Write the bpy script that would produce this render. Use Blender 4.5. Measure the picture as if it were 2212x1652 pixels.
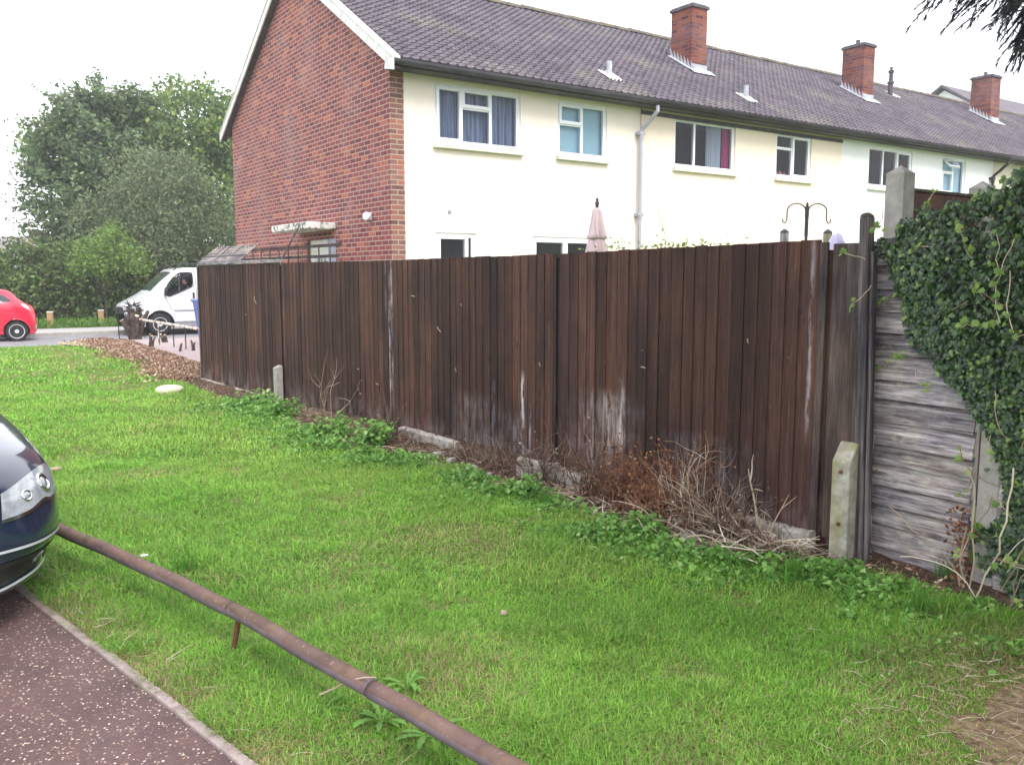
import bpy, bmesh, math, random
import numpy as np
from mathutils import Vector, Matrix
from mathutils.bvhtree import BVHTree
random.seed(7); rng = np.random.default_rng(11)
for o in list(bpy.data.objects): bpy.data.objects.remove(o)
SC = bpy.context.scene; COL = SC.collection

# ------------------------------------------------------------ camera, world, sun, exposure
PITCH = math.atan(226/1876); H = 1.6
cd = bpy.data.cameras.new('camera'); cam = bpy.data.objects.new('camera', cd); COL.objects.link(cam)
cam.location = (0, 0, H); cam.rotation_euler = (math.pi/2 - PITCH, 0, 0)
cd.sensor_fit = 'HORIZONTAL'; cd.sensor_width = 36; cd.lens = 36*1876/2212
cd.clip_start = .05; cd.clip_end = 2000
SC.camera = cam
SUN_EL = math.radians(48); SUN_AZ = math.radians(152)      # azimuth from north (+Y), clockwise
w = bpy.data.worlds.new('World'); SC.world = w; w.use_nodes = True
nt = w.node_tree; nt.nodes.clear()
out = nt.nodes.new('ShaderNodeOutputWorld'); bg = nt.nodes.new('ShaderNodeBackground')
sky = nt.nodes.new('ShaderNodeTexSky'); sky.sky_type = 'NISHITA'; sky.sun_disc = False
sky.sun_elevation = SUN_EL; sky.sun_rotation = SUN_AZ
mx = nt.nodes.new('ShaderNodeMix'); mx.data_type = 'RGBA'
mx.inputs[0].default_value = .88                             # an even white cloud layer over the blue
mx.inputs[7].default_value = (12.5, 12.6, 13.2, 1)
nt.links.new(sky.outputs[0], mx.inputs[6]); nt.links.new(mx.outputs[2], bg.inputs[0])
bg.inputs[1].default_value = .1
nt.links.new(bg.outputs[0], out.inputs[0])
sl = bpy.data.lights.new('sun', 'SUN'); sl.energy = 1.4; sl.angle = math.radians(22); sl.color = (1, .96, .9)
so = bpy.data.objects.new('sun', sl); COL.objects.link(so)
sd = Vector((math.sin(SUN_AZ)*math.cos(SUN_EL), math.cos(SUN_AZ)*math.cos(SUN_EL), math.sin(SUN_EL)))
so.rotation_euler = sd.to_track_quat('Z', 'Y').to_euler(); so.location = (4, -6, 12)
SC.view_settings.view_transform = 'Standard'; SC.view_settings.look = 'None'
SC.view_settings.exposure = 1.0; SC.view_settings.gamma = 1
SC.cycles.max_bounces = 6; SC.cycles.transparent_max_bounces = 12

# ------------------------------------------------------------ measuring helpers (photo directions onto real planes)
def ray(px, py):
    cx = (px-1106)/1876; cy = (826-py)/1876
    return np.array([cx, cy*math.sin(PITCH)+math.cos(PITCH), cy*math.cos(PITCH)-math.sin(PITCH)])
def G(px, py, z=0.):
    d = ray(px, py); t = (z-H)/d[2]; return float(d[0]*t), float(d[1]*t)
def onV(px, py, A, B):                                        # point on the vertical plane through A and B: (along, z)
    A = np.array(A); B = np.array(B); e = (B-A)/np.hypot(*(B-A)); n = np.array([-e[1], e[0]])
    d = ray(px, py); t = (A@n)/(d[:2]@n); P = d*t
    return float((P[:2]-A)@e), float(P[2]+H)
AT = math.radians(55.2); DV = np.array([math.sin(AT), math.cos(AT)]); NV = np.array([-DV[1], DV[0]])
C0 = np.array([-1.83, 13.4]); ROTZ = math.atan2(DV[1], DV[0])
FA = np.array(G(440, 824)); FB = np.array(G(1790, 1200)); FL = float(np.hypot(*(FB-FA)))
FE = (FB-FA)/FL; FN = np.array([FE[1], -FE[0]])              # FN points to the camera side
if FN@(-FA) < 0: FN = -FN
FROT = math.atan2(FE[1], FE[0])
E0 = np.array(G(20, 1260)); E1 = np.array(G(520, 1652)); EE = (E1-E0)/np.hypot(*(E1-E0)); EN = np.array([-EE[1], EE[0]])
if EN@(np.array([0, 5.])-E0) < 0: EN = -EN                    # EN points to the lawn side
def edge_side(x, y): return (x-E0[0])*EN[0]+(y-E0[1])*EN[1]

# ------------------------------------------------------------ numpy value noise
_P = rng.random((256, 256))
def vnoise(x, y, s):
    x = np.asarray(x)*s+100; y = np.asarray(y)*s+100
    xi = np.floor(x).astype(int); yi = np.floor(y).astype(int); fx = x-xi; fy = y-yi
    fx = fx*fx*(3-2*fx); fy = fy*fy*(3-2*fy); a = lambda i, j: _P[(xi+i) % 256, (yi+j) % 256]
    return (a(0,0)*(1-fx)+a(1,0)*fx)*(1-fy)+(a(0,1)*(1-fx)+a(1,1)*fx)*fy
def fbm(x, y, s): return .5*vnoise(x, y, s)+.3*vnoise(x+17, y+3, s*2.1)+.2*vnoise(x+5, y+31, s*4.3)

# ------------------------------------------------------------ object helpers
def link(o, parent=None):
    COL.objects.link(o)
    if parent is not None: o.parent = parent
    return o
def thing(name, label, cat, loc=(0, 0, 0), rz=0, group=None):
    o = bpy.data.objects.new(name, None); link(o); o.location = loc; o.rotation_euler = (0, 0, rz)
    o.empty_display_size = .2
    return tag(o, label, cat, group)
def tag(o, label, cat, group=None, kind=None):
    o['label'] = label; o['category'] = cat
    if group: o['group'] = group
    if kind: o['kind'] = kind
    return o
def struct(o, label=None):
    o['kind'] = 'structure'
    if label: o['label'] = label
    return o
def copy_tree(o, parent=None):
    c = o.copy(); COL.objects.link(c); c.parent = parent
    for ch in list(o.children): copy_tree(ch, c)
    return c

class MB:
    def __init__(s): s.v = []; s.f = []; s.mi = []
    def add(s, vs, fs, mi=0, M=None):
        b = len(s.v)
        if M is not None: vs = [tuple(M @ Vector(p)) for p in vs]
        s.v += [tuple(p) for p in vs]; s.f += [[i+b for i in f] for f in fs]; s.mi += [mi]*len(fs); return s
    def box(s, x0, x1, y0, y1, z0, z1, M=None, mi=0):
        vs = [(x, y, z) for z in (z0, z1) for y in (y0, y1) for x in (x0, x1)]
        return s.add(vs, [(0,2,3,1),(4,5,7,6),(0,1,5,4),(2,6,7,3),(0,4,6,2),(1,3,7,5)], mi, M)
    def bbox(s, x0, x1, y0, y1, z0, z1, b=.006, M=None, mi=0):   # chamfered box
        vs = []
        for z in (z0, z1):
            sz = 1 if z == z0 else -1
            for (k, zz) in ((b, z), (0, z+sz*b)) if z == z0 else ((0, z+sz*b), (b, z)):
                vs += [(x0+k, y0+k, zz), (x1-k, y0+k, zz), (x1-k, y1-k, zz), (x0+k, y1-k, zz)]
        fs = [(3,2,1,0), (12,13,14,15)]
        for L in range(3):
            for i in range(4):
                j = (i+1) % 4; fs.append((L*4+i, L*4+j, L*4+4+j, L*4+4+i))
        return s.add(vs, fs, mi, M)
    def ring(s, x0, x1, z0, z1, w, y0, y1, mi=0):                 # rectangular frame in xz, from y0 (front) to y1
        o = [(x0,z0),(x1,z0),(x1,z1),(x0,z1)]; i = [(x0+w,z0+w),(x1-w,z0+w),(x1-w,z1-w),(x0+w,z1-w)]
        vs = [(a,y0,b) for a,b in o]+[(a,y0,b) for a,b in i]+[(a,y1,b) for a,b in o]+[(a,y1,b) for a,b in i]
        fs = []
        for k in range(4):
            j = (k+1) % 4
            fs += [(k,j,4+j,4+k), (8+j,8+k,12+k,12+j), (4+k,4+j,12+j,12+k), (8+k,8+j,j,k)]
        return s.add(vs, fs, mi)
    def tube(s, pts, r, n=8, cap=True, mi=0, M=None):
        pts = [Vector(p) for p in pts]; m = len(pts)
        if not hasattr(r, '__len__'): r = [r]*m
        vs = []; prev = None
        for i, p in enumerate(pts):
            t = (pts[min(i+1, m-1)]-pts[max(i-1, 0)]).normalized()
            if prev is None:
                a = Vector((0,0,1)) if abs(t.z) < .9 else Vector((1,0,0)); u = t.cross(a).normalized()
            else:
                u = (prev-t*prev.dot(t))
                u = u.normalized() if u.length > 1e-6 else t.orthogonal().normalized()
            prev = u; q = t.cross(u)
            for k in range(n):
                an = 2*math.pi*k/n; vs.append(tuple(p+(u*math.cos(an)+q*math.sin(an))*r[i]))
        fs = [(i*n+k, i*n+(k+1) % n, (i+1)*n+(k+1) % n, (i+1)*n+k) for i in range(m-1) for k in range(n)]
        if cap: fs += [tuple(range(n))[::-1], tuple((m-1)*n+k for k in range(n))]
        return s.add(vs, fs, mi, M)
    def lathe(s, prof, n=24, M=None, mi=0, fluting=None):          # prof: (r, z) about local z
        vs = []
        for i, (r, z) in enumerate(prof):
            for k in range(n):
                a = 2*math.pi*k/n; rr = r*(fluting(a, i) if fluting else 1); vs.append((rr*math.cos(a), rr*math.sin(a), z))
        m = len(prof)
        fs = [(i*n+k, i*n+(k+1) % n, (i+1)*n+(k+1) % n, (i+1)*n+k) for i in range(m-1) for k in range(n)]
        fs += [tuple(range(n))[::-1], tuple((m-1)*n+k for k in range(n))]
        return s.add(vs, fs, mi, M)
    def prism(s, poly, d0, d1, axis='y', M=None, mi=0):            # poly in the two other axes
        def P(a, b, d): return {'y': (a, d, b), 'x': (d, a, b), 'z': (a, b, d)}[axis]
        n = len(poly); vs = [P(a, b, d0) for a, b in poly]+[P(a, b, d1) for a, b in poly]
        fs = [tuple(range(n)), tuple(range(2*n-1, n-1, -1))]+[(i, (i+1) % n+0, n+(i+1) % n, n+i)[::-1] for i in range(n)]
        return s.add(vs, fs, mi, M)
    def quad(s, a, b, c, d, mi=0): return s.add([a, b, c, d], [(0,1,2,3)], mi)
    def build(s, name, mats, parent=None, smooth=False, fix=True):
        me = bpy.data.meshes.new(name); me.from_pydata(s.v, [], s.f)
        if not isinstance(mats, (list, tuple)): mats = [mats]
        for m in mats: me.materials.append(m)
        if len(mats) > 1: me.polygons.foreach_set('material_index', s.mi)
        if fix and len(s.f) < 60000:
            bm = bmesh.new(); bm.from_mesh(me); bmesh.ops.recalc_face_normals(bm, faces=bm.faces); bm.to_mesh(me); bm.free()
        if smooth: me.polygons.foreach_set('use_smooth', [True]*len(me.polygons))
        me.update(); o = bpy.data.objects.new(name, me); return link(o, parent)

def np_mesh(name, verts, faces, mat, parent=None, cols=None, smooth=False):
    """verts (N,3), faces: list of (M,k) int arrays"""
    me = bpy.data.meshes.new(name)
    me.vertices.add(len(verts)); me.vertices.foreach_set('co', np.ascontiguousarray(verts, dtype=np.float32).ravel())
    lv = np.concatenate([f.ravel() for f in faces]); tot = np.concatenate([np.full(len(f), f.shape[1]) for f in faces])
    st = np.concatenate([[0], np.cumsum(tot)[:-1]])
    me.loops.add(len(lv)); me.loops.foreach_set('vertex_index', lv.astype(np.int32))
    me.polygons.add(len(tot)); me.polygons.foreach_set('loop_start', st.astype(np.int32)); me.polygons.foreach_set('loop_total', tot.astype(np.int32))
    if smooth: me.polygons.foreach_set('use_smooth', np.ones(len(tot), bool))
    me.materials.append(mat)
    if cols is not None:
        a = me.color_attributes.new('tint', 'FLOAT_COLOR', 'POINT')
        c4 = np.ones((len(verts), 4), np.float32); c4[:, :3] = cols; a.data.foreach_set('color', c4.ravel())
    me.update(calc_edges=True); o = bpy.data.objects.new(name, me); return link(o, parent)

# ------------------------------------------------------------ materials
class NT:
    def __init__(s, name, rough=.8, spec=.3, metal=0., coat=0.):
        s.m = bpy.data.materials.new(name); s.m.use_nodes = True; s.t = s.m.node_tree; s.n = s.t.nodes
        s.b = s.n['Principled BSDF']; s.b.inputs['Roughness'].default_value = rough
        s.b.inputs['Specular IOR Level'].default_value = spec; s.b.inputs['Metallic'].default_value = metal
        s.b.inputs['Coat Weight'].default_value = coat
    def N(s, t, **k):
        x = s.n.new(t)
        for a, b in k.items(): setattr(x, a, b)
        return x
    def L(s, a, b): s.t.links.new(a, b)
    def coord(s, scale=(1,1,1), kind='Object'):
        tc = s.N('ShaderNodeTexCoord'); mp = s.N('ShaderNodeMapping'); mp.inputs['Scale'].default_value = scale
        s.L(tc.outputs[kind], mp.inputs[0]); return mp.outputs[0]
    def noise(s, vec, scale, detail=4, rough=.6, dist=0):
        x = s.N('ShaderNodeTexNoise'); x.inputs['Scale'].default_value = scale; x.inputs['Detail'].default_value = detail
        x.inputs['Roughness'].default_value = rough; x.inputs['Distortion'].default_value = dist
        if vec is not None: s.L(vec, x.inputs['Vector'])
        return x.outputs['Fac']
    def ramp(s, fac, stops, interp='LINEAR'):
        x = s.N('ShaderNodeValToRGB'); r = x.color_ramp; r.interpolation = interp
        while len(r.elements) > 1: r.elements.remove(r.elements[-1])
        for i, (p, c) in enumerate(stops):
            e = r.elements[0] if i == 0 else r.elements.new(p)
            e.position = p; e.color = (c, c, c, 1) if not hasattr(c, '__len__') else (*c, 1)
        if fac is not None: s.L(fac, x.inputs[0])
        return x.outputs[0]
    def mix(s, fac, a, b, mode='MIX'):
        x = s.N('ShaderNodeMix', data_type='RGBA', blend_type=mode)
        for k, v in ((0, fac), (6, a), (7, b)):
            if hasattr(v, 'is_linked'): s.L(v, x.inputs[k])
            elif k == 0: x.inputs[0].default_value = v
            else: x.inputs[k].default_value = (*v, 1)
        return x.outputs[2]
    def island(s):
        g = s.N('ShaderNodeNewGeometry'); return g.outputs['Random Per Island']
    def math(s, op, a, b=0.):
        x = s.N('ShaderNodeMath', operation=op)
        for k, v in ((0, a), (1, b)):
            if hasattr(v, 'is_linked'): s.L(v, x.inputs[k])
            else: x.inputs[k].default_value = v
        return x.outputs[0]
    def base(s, c):
        if hasattr(c, 'is_linked'): s.L(c, s.b.inputs['Base Color'])
        else: s.b.inputs['Base Color'].default_value = (*c, 1)
    def bump(s, h, strength=.3, dist=.01):
        x = s.N('ShaderNodeBump'); x.inputs['Strength'].default_value = strength; x.inputs['Distance'].default_value = dist
        s.L(h, x.inputs['Height']); s.L(x.outputs[0], s.b.inputs['Normal'])
def simple(name, c1, c2=None, scale=8, rough=.7, spec=.3, metal=0, bump=0, bscale=None, stretch=(1,1,1), coat=0, isl=0., lo=.35, hi=.65, detail=5):
    s = NT(name, rough, spec, metal, coat); v = s.coord(stretch)
    if c2 is None: c2 = tuple(x*.82 for x in c1)
    n = s.noise(v, scale, detail); c = s.ramp(n, [(lo, c1), (hi, c2)])
    if isl:
        g = s.ramp(s.island(), [(0, 1-isl), (1, 1+isl)]); c = s.mix(1., c, g, 'MULTIPLY')
    s.base(c)
    if bump: s.bump(s.noise(v, bscale or scale*3, 4), bump)
    return s.m
def leafmat(name, stops, rough=.55, trans=.35, spec=.3, nscale=None):
    s = NT(name, rough, spec); isl = s.island(); c = s.ramp(isl, stops)
    if nscale:
        n = s.noise(s.coord(), nscale, 2); c = s.mix(1., c, s.ramp(n, [(.3, .7), (.7, 1.25)]), 'MULTIPLY')
    s.base(c); tr = s.N('ShaderNodeBsdfTranslucent'); s.L(c, tr.inputs[0]); ms = s.N('ShaderNodeMixShader'); ms.inputs[0].default_value = trans
    o = s.n['Material Output']; s.L(s.b.outputs[0], ms.inputs[1]); s.L(tr.outputs[0], ms.inputs[2]); s.L(ms.outputs[0], o.inputs[0]); return s.m
def tintmat(name, rough=.6, trans=.3):
    s = NT(name, rough, .25); a = s.N('ShaderNodeAttribute', attribute_name='tint'); s.base(a.outputs[0])
    tr = s.N('ShaderNodeBsdfTranslucent'); s.L(a.outputs[0], tr.inputs[0]); ms = s.N('ShaderNodeMixShader'); ms.inputs[0].default_value = trans
    o = s.n['Material Output']; s.L(s.b.outputs[0], ms.inputs[1]); s.L(tr.outputs[0], ms.inputs[2]); s.L(ms.outputs[0], o.inputs[0]); return s.m
def brickmat(name, ramp, mortar, bump=.5):
    s = NT(name, .85, .2); tc = s.N('ShaderNodeTexCoord'); sp = s.N('ShaderNodeSeparateXYZ'); s.L(tc.outputs['Object'], sp.inputs[0])
    cb = s.N('ShaderNodeCombineXYZ'); s.L(s.math('ADD', sp.outputs[0], sp.outputs[1]), cb.inputs[0]); s.L(sp.outputs[2], cb.inputs[1])
    b = s.N('ShaderNodeTexBrick'); s.L(cb.outputs[0], b.inputs['Vector']); b.inputs['Scale'].default_value = 1
    b.inputs['Brick Width'].default_value = .225; b.inputs['Row Height'].default_value = .075; b.inputs['Mortar Size'].default_value = .0085
    b.inputs['Mortar Smooth'].default_value = .15; b.inputs['Bias'].default_value = 0
    b.inputs['Color1'].default_value = (0,0,0,1); b.inputs['Color2'].default_value = (1,1,1,1); b.inputs['Mortar'].default_value = (.5,.5,.5,1)
    c = s.ramp(b.outputs[0], ramp); n = s.noise(tc.outputs['Object'], 30, 5); c = s.mix(1., c, s.ramp(n, [(.3, .82), (.7, 1.18)]), 'MULTIPLY')
    n2 = s.noise(tc.outputs['Object'], 1.1, 4); c = s.mix(s.ramp(n2, [(.5, 0.), (.85, .35)]), c, (.5, .36, .36))
    mo = s.mix(s.noise(tc.outputs['Object'], 9, 3), mortar, tuple(x*.7 for x in mortar))
    s.base(s.mix(b.outputs[1], c, mo)); s.bump(s.math('SUBTRACT', n, b.outputs[1]), bump, .006); return s.m
def glassmat(name, tint=(.9,.95,1), refl=.05):
    s = NT(name); s.n.remove(s.b); gl = s.N('ShaderNodeBsdfGlossy'); gl.inputs['Roughness'].default_value = .02
    tr = s.N('ShaderNodeBsdfTransparent'); tr.inputs[0].default_value = (*tint, 1)
    fr = s.N('ShaderNodeFresnel'); fr.inputs[0].default_value = 1.5; f = s.math('MULTIPLY', fr.outputs[0], .6)
    ms = s.N('ShaderNodeMixShader'); s.L(f, ms.inputs[0]); s.L(tr.outputs[0], ms.inputs[1]); s.L(gl.outputs[0], ms.inputs[2])
    s.L(ms.outputs[0], s.n['Material Output'].inputs[0]); return s.m

M = {}
M['brick'] = brickmat('red_brick', [(0, (.15,.055,.066)), (.35, (.21,.065,.073)), (.65, (.26,.077,.077)), (.88, (.3,.093,.077)), (.985, (.42,.14,.09)), (1, (.42,.14,.09))], (.52,.37,.31))
M['chim'] = brickmat('chimney_brick', [(0, (.09,.035,.045)), (.5, (.17,.05,.045)), (1, (.26,.08,.05))], (.22,.13,.11), .6)
M['quoin'] = brickmat('quoin_brick', [(0, (.14,.07,.07)), (.5, (.24,.12,.1)), (1, (.36,.14,.1))], (.5,.38,.3))
def render_mat(name, c):
    s = NT(name, .9, .15); v = s.coord(); n = s.noise(v, .8, 4); c1 = s.ramp(n, [(.3, c), (.75, tuple(x*.93 for x in c))])
    st = s.noise(s.coord((6, 6, .5)), 1, 4); c1 = s.mix(s.ramp(st, [(.55, 0.), (.8, .25)]), c1, tuple(x*.8 for x in c))
    c1 = s.mix(s.math('MULTIPLY', s.ramp(s.noise(s.coord((3, 3, 3)), 1, 5, .7), [(.6, 0.), (.72, .3)]), .8), c1, tuple(x*.72 for x in c)); s.base(c1); s.bump(s.noise(v, 120, 3), .35, .004); return s.m
M['cream'] = render_mat('cream_render', (.92,.82,.735)); M['peach'] = render_mat('peach_render', (.9,.765,.645))
M['whiter'] = render_mat('white_render', (.86,.87,.88)); M['buff'] = render_mat('buff_render', (.72,.66,.55))
def tile_mat():
    s = NT('concrete_tile', .72, .35); v = s.coord(); c = s.ramp(s.noise(v, 1.3, 5), [(.35, (.085,.072,.09)), (.65, (.12,.1,.12))])
    cell = s.N('ShaderNodeTexWhiteNoise', noise_dimensions='2D'); q = s.N('ShaderNodeVectorMath', operation='SNAP'); q.inputs[1].default_value = (.16, .141, 10)
    s.L(v, q.inputs[0]); s.L(q.outputs[0], cell.inputs[0]); c = s.mix(1., c, s.ramp(cell.outputs[0], [(0, .78), (1, 1.22)]), 'MULTIPLY')
    li = s.math('MULTIPLY', s.ramp(s.noise(v, .55, 3), [(.56, 0.), (.72, 1.)]), s.ramp(s.noise(v, 22, 5), [(.42, 0.), (.6, .8)]))
    c = s.mix(li, c, (.25,.23,.17)); c = s.mix(s.ramp(s.noise(v, 60, 3), [(.66, 0.), (.74, .5)]), c, (.26,.25,.24))
    s.base(c); s.bump(s.noise(v, 90, 4), .3, .004); return s.m
M['tile'] = tile_mat()
M['upvc'] = simple('white_upvc', (.8,.82,.86), (.76,.78,.82), 3, .35, .5); M['paint'] = simple('white_bargeboard_paint', (.82,.82,.8), (.6,.6,.57), 6, .6, bump=.2, stretch=(1,1,1))
M['sill'] = simple('painted_sill', (.78,.76,.68), (.66,.63,.55), 7, .7)
M['gutter'] = simple('dark_grey_gutter', (.05,.045,.06), (.085,.08,.1), 3, .5, .4); M['pipegrey'] = simple('pale_grey_downpipe', (.42,.42,.5), (.36,.36,.43), 4, .5, .4)
M['black'] = simple('black_plastic', (.02,.02,.022), (.035,.033,.035), 6, .5); M['fascia'] = simple('grey_fascia', (.075,.065,.08), (.13,.12,.13), 5, .7)
M['lead'] = simple('lead_flashing', (.34,.35,.4), (.5,.52,.56), 9, .5, .4, bump=.2); M['mort'] = simple('white_mortar', (.75,.75,.73), (.55,.54,.5), 20, .9, bump=.4)
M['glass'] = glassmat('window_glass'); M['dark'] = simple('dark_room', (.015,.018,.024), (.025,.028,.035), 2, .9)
M['curt'] = simple('grey_blue_curtain', (.12,.15,.24), (.3,.35,.48), 1, .9, stretch=(14,14,.4), lo=.42, hi=.58); M['blind'] = simple('pale_blue_blind', (.34,.52,.6), (.42,.6,.68), 2, .8)
M['net'] = simple('net_curtain', (.5,.52,.6), (.36,.38,.46), 1, .9, stretch=(14,14,.4)); M['pink'] = simple('magenta_curtain', (.42,.03,.16), (.3,.02,.1), 1, .9, stretch=(14,14,.4))
M['fdoor'] = simple('white_door', (.72,.72,.68), (.66,.66,.62), 4, .5); M['greyp'] = simple('blue_grey_board', (.3,.32,.4), (.36,.38,.46), 4, .7)
M['canopy'] = simple('mossy_white_canopy', (.75,.74,.7), (.16,.15,.12), 9, .9, lo=.5, hi=.6, bump=.3); M['ridge'] = simple('lichened_ridge', (.11,.09,.1), (.2,.17,.11), 7, .9, bump=.3)

# ------------------------------------------------------------ ground
def on_tarmac(x, y): return edge_side(x, y) < 0
HL0 = np.array([-4.95, 13.8]); HL1 = np.array([-10.3, 21.9]); HE = (HL1-HL0)/np.hypot(*(HL1-HL0)); HN = np.array([HE[1], -HE[0]])
if HN@np.array([-1., 0]) < 0: HN = -HN                       # to the lawn (left) side of the felled hedge
def hedge_uv(x, y): return (x-HL0[0])*HE[0]+(y-HL0[1])*HE[1], (x-HL0[0])*HN[0]+(y-HL0[1])*HN[1]
def road_n(x, y): return x*NV[0]+y*NV[1]
LAWN_END = 23.2
def ground_z(x, y):
    z = .03*(fbm(x, y, .35)-.5)+.012*(fbm(x, y, 2.2)-.5)
    f = np.clip((edge_side(x, y)-.02)/.25, 0, 1); z = z*f
    d = np.clip((road_n(x, y)-LAWN_END)/.5, 0, 1); return z*(1-d)-.16*d
def sheet(name, x0, x1, y0, y1, step, zf, mat, keep=None):
    xs = np.arange(x0, x1+step/2, step); ys = np.arange(y0, y1+step/2, step); X, Y = np.meshgrid(xs, ys)
    V = np.stack([X, Y, zf(X, Y)], -1).reshape(-1, 3); n = len(xs); i = np.arange((len(ys)-1)*(n-1)); r = i//(n-1); c = i % (n-1); a = r*n+c
    F = np.stack([a, a+1, a+n+1, a+n], 1)
    if keep is not None:
        ctr = V[F].mean(1); F = F[keep(ctr[:, 0], ctr[:, 1])]
    return np_mesh(name, V, [F], mat, smooth=True)
s = NT('lawn_soil', .95, .1); v = s.coord(); c = s.ramp(s.noise(v, 1.3, 5), [(.3, (.07,.16,.015)), (.5, (.1,.2,.025)), (.7, (.16,.2,.05))])
c = s.mix(s.ramp(s.noise(v, 40, 5), [(.35, 0.), (.7, .35)]), c, (.16,.13,.07)); s.base(c); s.bump(s.noise(v, 60, 5), .7, .02); M['lawn'] = s.m
s = NT('bare_soil', .95, .1); v = s.coord(); c = s.ramp(s.noise(v, 25, 6), [(.3, (.05,.032,.022)), (.5, (.1,.065,.045)), (.68, (.2,.14,.1))])
c = s.mix(s.ramp(s.noise(v, 6, 4), [(.5, 0.), (.7, .5)]), c, (.22,.16,.11)); s.base(c); s.bump(s.noise(v, 50, 6), 1., .03); M['soil'] = s.m
s = NT('chip_tarmac', .85, .25); v = s.coord(); vo = s.N('ShaderNodeTexVoronoi'); vo.inputs['Scale'].default_value = 78; vo.inputs['Randomness'].default_value = 1
wv = s.N('ShaderNodeVectorMath', operation='ADD'); ns = s.N('ShaderNodeTexNoise'); ns.inputs['Scale'].default_value = 90; s.L(v, ns.inputs[0])
sc_ = s.N('ShaderNodeVectorMath', operation='SCALE'); sc_.inputs[3].default_value = .012; s.L(ns.outputs[1], sc_.inputs[0]); s.L(v, wv.inputs[0]); s.L(sc_.outputs[0], wv.inputs[1]); s.L(wv.outputs[0], vo.inputs['Vector'])
chip = s.ramp(vo.outputs['Distance'], [(.3, 1.), (.38, 0.)]); sel = s.N('ShaderNodeSeparateColor'); s.L(vo.outputs['Color'], sel.inputs[0])
patch = s.ramp(s.noise(v, 1.2, 3), [(.35, .25), (.6, .6)])
pick = s.math('LESS_THAN', sel.outputs[0], patch); chipf = s.math('MULTIPLY', chip, pick)
bc = s.ramp(s.noise(v, 3, 5), [(.3, (.1,.062,.062)), (.6, (.155,.095,.09)), (.8, (.105,.075,.078))])
bc = s.mix(s.ramp(s.noise(v, 70, 4), [(.4, 0.), (.7, .5)]), bc, (.06,.045,.05))
cc = s.ramp(sel.outputs[1], [(0, (.12,.07,.06)), (.4, (.32,.23,.18)), (.75, (.55,.45,.36)), (1, (.8,.72,.6))])
s.base(s.mix(chipf, bc, cc)); s.bump(s.math('ADD', s.noise(v, 120, 4), s.math('MULTIPLY', chipf, .5)), .6, .008); M['tarmac'] = s.m
M['road'] = simple('grey_road', (.2,.2,.215), (.25,.25,.265), 2, .85, bump=.3, bscale=60); M['pave'] = simple('pale_pavement', (.34,.33,.33), (.4,.38,.37), 2, .85)
M['pinkpave'] = simple('pink_paving', (.34,.27,.27), (.4,.33,.33), 3, .85); M['conc'] = simple('grey_concrete', (.3,.29,.26), (.42,.4,.37), 14, .9, bump=.4, bscale=60)
M['verge'] = simple('verge_earth', (.06,.12,.02), (.12,.13,.04), 2, .95, bump=.6); M['edgec'] = simple('pinkish_concrete', (.24,.19,.18), (.38,.31,.3), 12, .9, bump=.4, bscale=70)
M['sand'] = simple('dry_sandy_earth', (.42,.33,.24), (.3,.24,.15), 5, .95, bump=.4)

struct(MB().quad((-400,-400,-.26), (400,-400,-.26), (400,600,-.26), (-400,600,-.26)).build('ground', M['verge']))
lw = sheet('lawn', -22, 12, 1., 27, .2, ground_z, M['lawn'], lambda x, y: (edge_side(x, y) > -.12) & (road_n(x, y) < LAWN_END+.6)); struct(lw)
for v in lw.data.vertices:                                     # trim neatly along the edging
    d = edge_side(v.co.x, v.co.y)
    if -.5 < d < .045: v.co.x += EN[0]*(.045-d); v.co.y += EN[1]*(.045-d)
def strip(n0, n1, z, name, mat, lo=-60, hi=60, th=.0):
    a = NV*n0; b = NV*n1; P = lambda q, t: (q[0]+DV[0]*t, q[1]+DV[1]*t)
    m = MB()
    if th: 
        vs = [(*P(a, lo), z), (*P(a, hi), z), (*P(b, hi), z), (*P(b, lo), z)]; vs += [(x, y, zz-th) for x, y, zz in vs]
        m.add(vs, [(0,1,2,3),(0,4,5,1),(2,6,7,3),(1,5,6,2),(0,3,7,4)])
    else: m.quad((*P(a, lo), z), (*P(a, hi), z), (*P(b, hi), z), (*P(b, lo), z))
    return m.build(name, mat)
struct(strip(LAWN_END+.2, 28.9, -.12, 'road', M['road']))
struct(strip(28.9, 29.05, -.02, 'kerb', M['conc'], th=.2)); struct(strip(29.05, 31.5, -.03, 'pavement', M['pave'], th=.2))
struct(strip(31.5, 60, -.05, 'verge', M['verge'], th=.1))
# car park tarmac left of the concrete edging
def EP(t, n, z): p = E0+EE*t+EN*n; return (float(p[0]), float(p[1]), z)
tm = MB(); tm.quad(EP(-9, -.0, -.006), EP(9, -.0, -.006), EP(9, -9, -.006), EP(-9, -9, -.006)); struct(tm.build('car_park_surface', M['tarmac']))
ed = MB(); t = -6.2
Rm = Matrix.Translation((E0[0], E0[1], 0)) @ Matrix.Rotation(math.atan2(EE[1], EE[0]), 4, 'Z')
ysg = 1 if (Rm.to_3x3() @ Vector((0,1,0))).dot(Vector((EN[0], EN[1], 0))) > 0 else -1
while t < 4:
    dz = random.uniform(-.004, .004); dn = random.uniform(-.004, .004)
    y0, y1 = sorted((ysg*(.0+dn), ysg*(.04+dn))); ed.bbox(t, t+.912, y0, y1, -.1, .01+dz, .006, Rm); t += .915
struct(ed.build('kerb_edging', M['edgec']))
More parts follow.
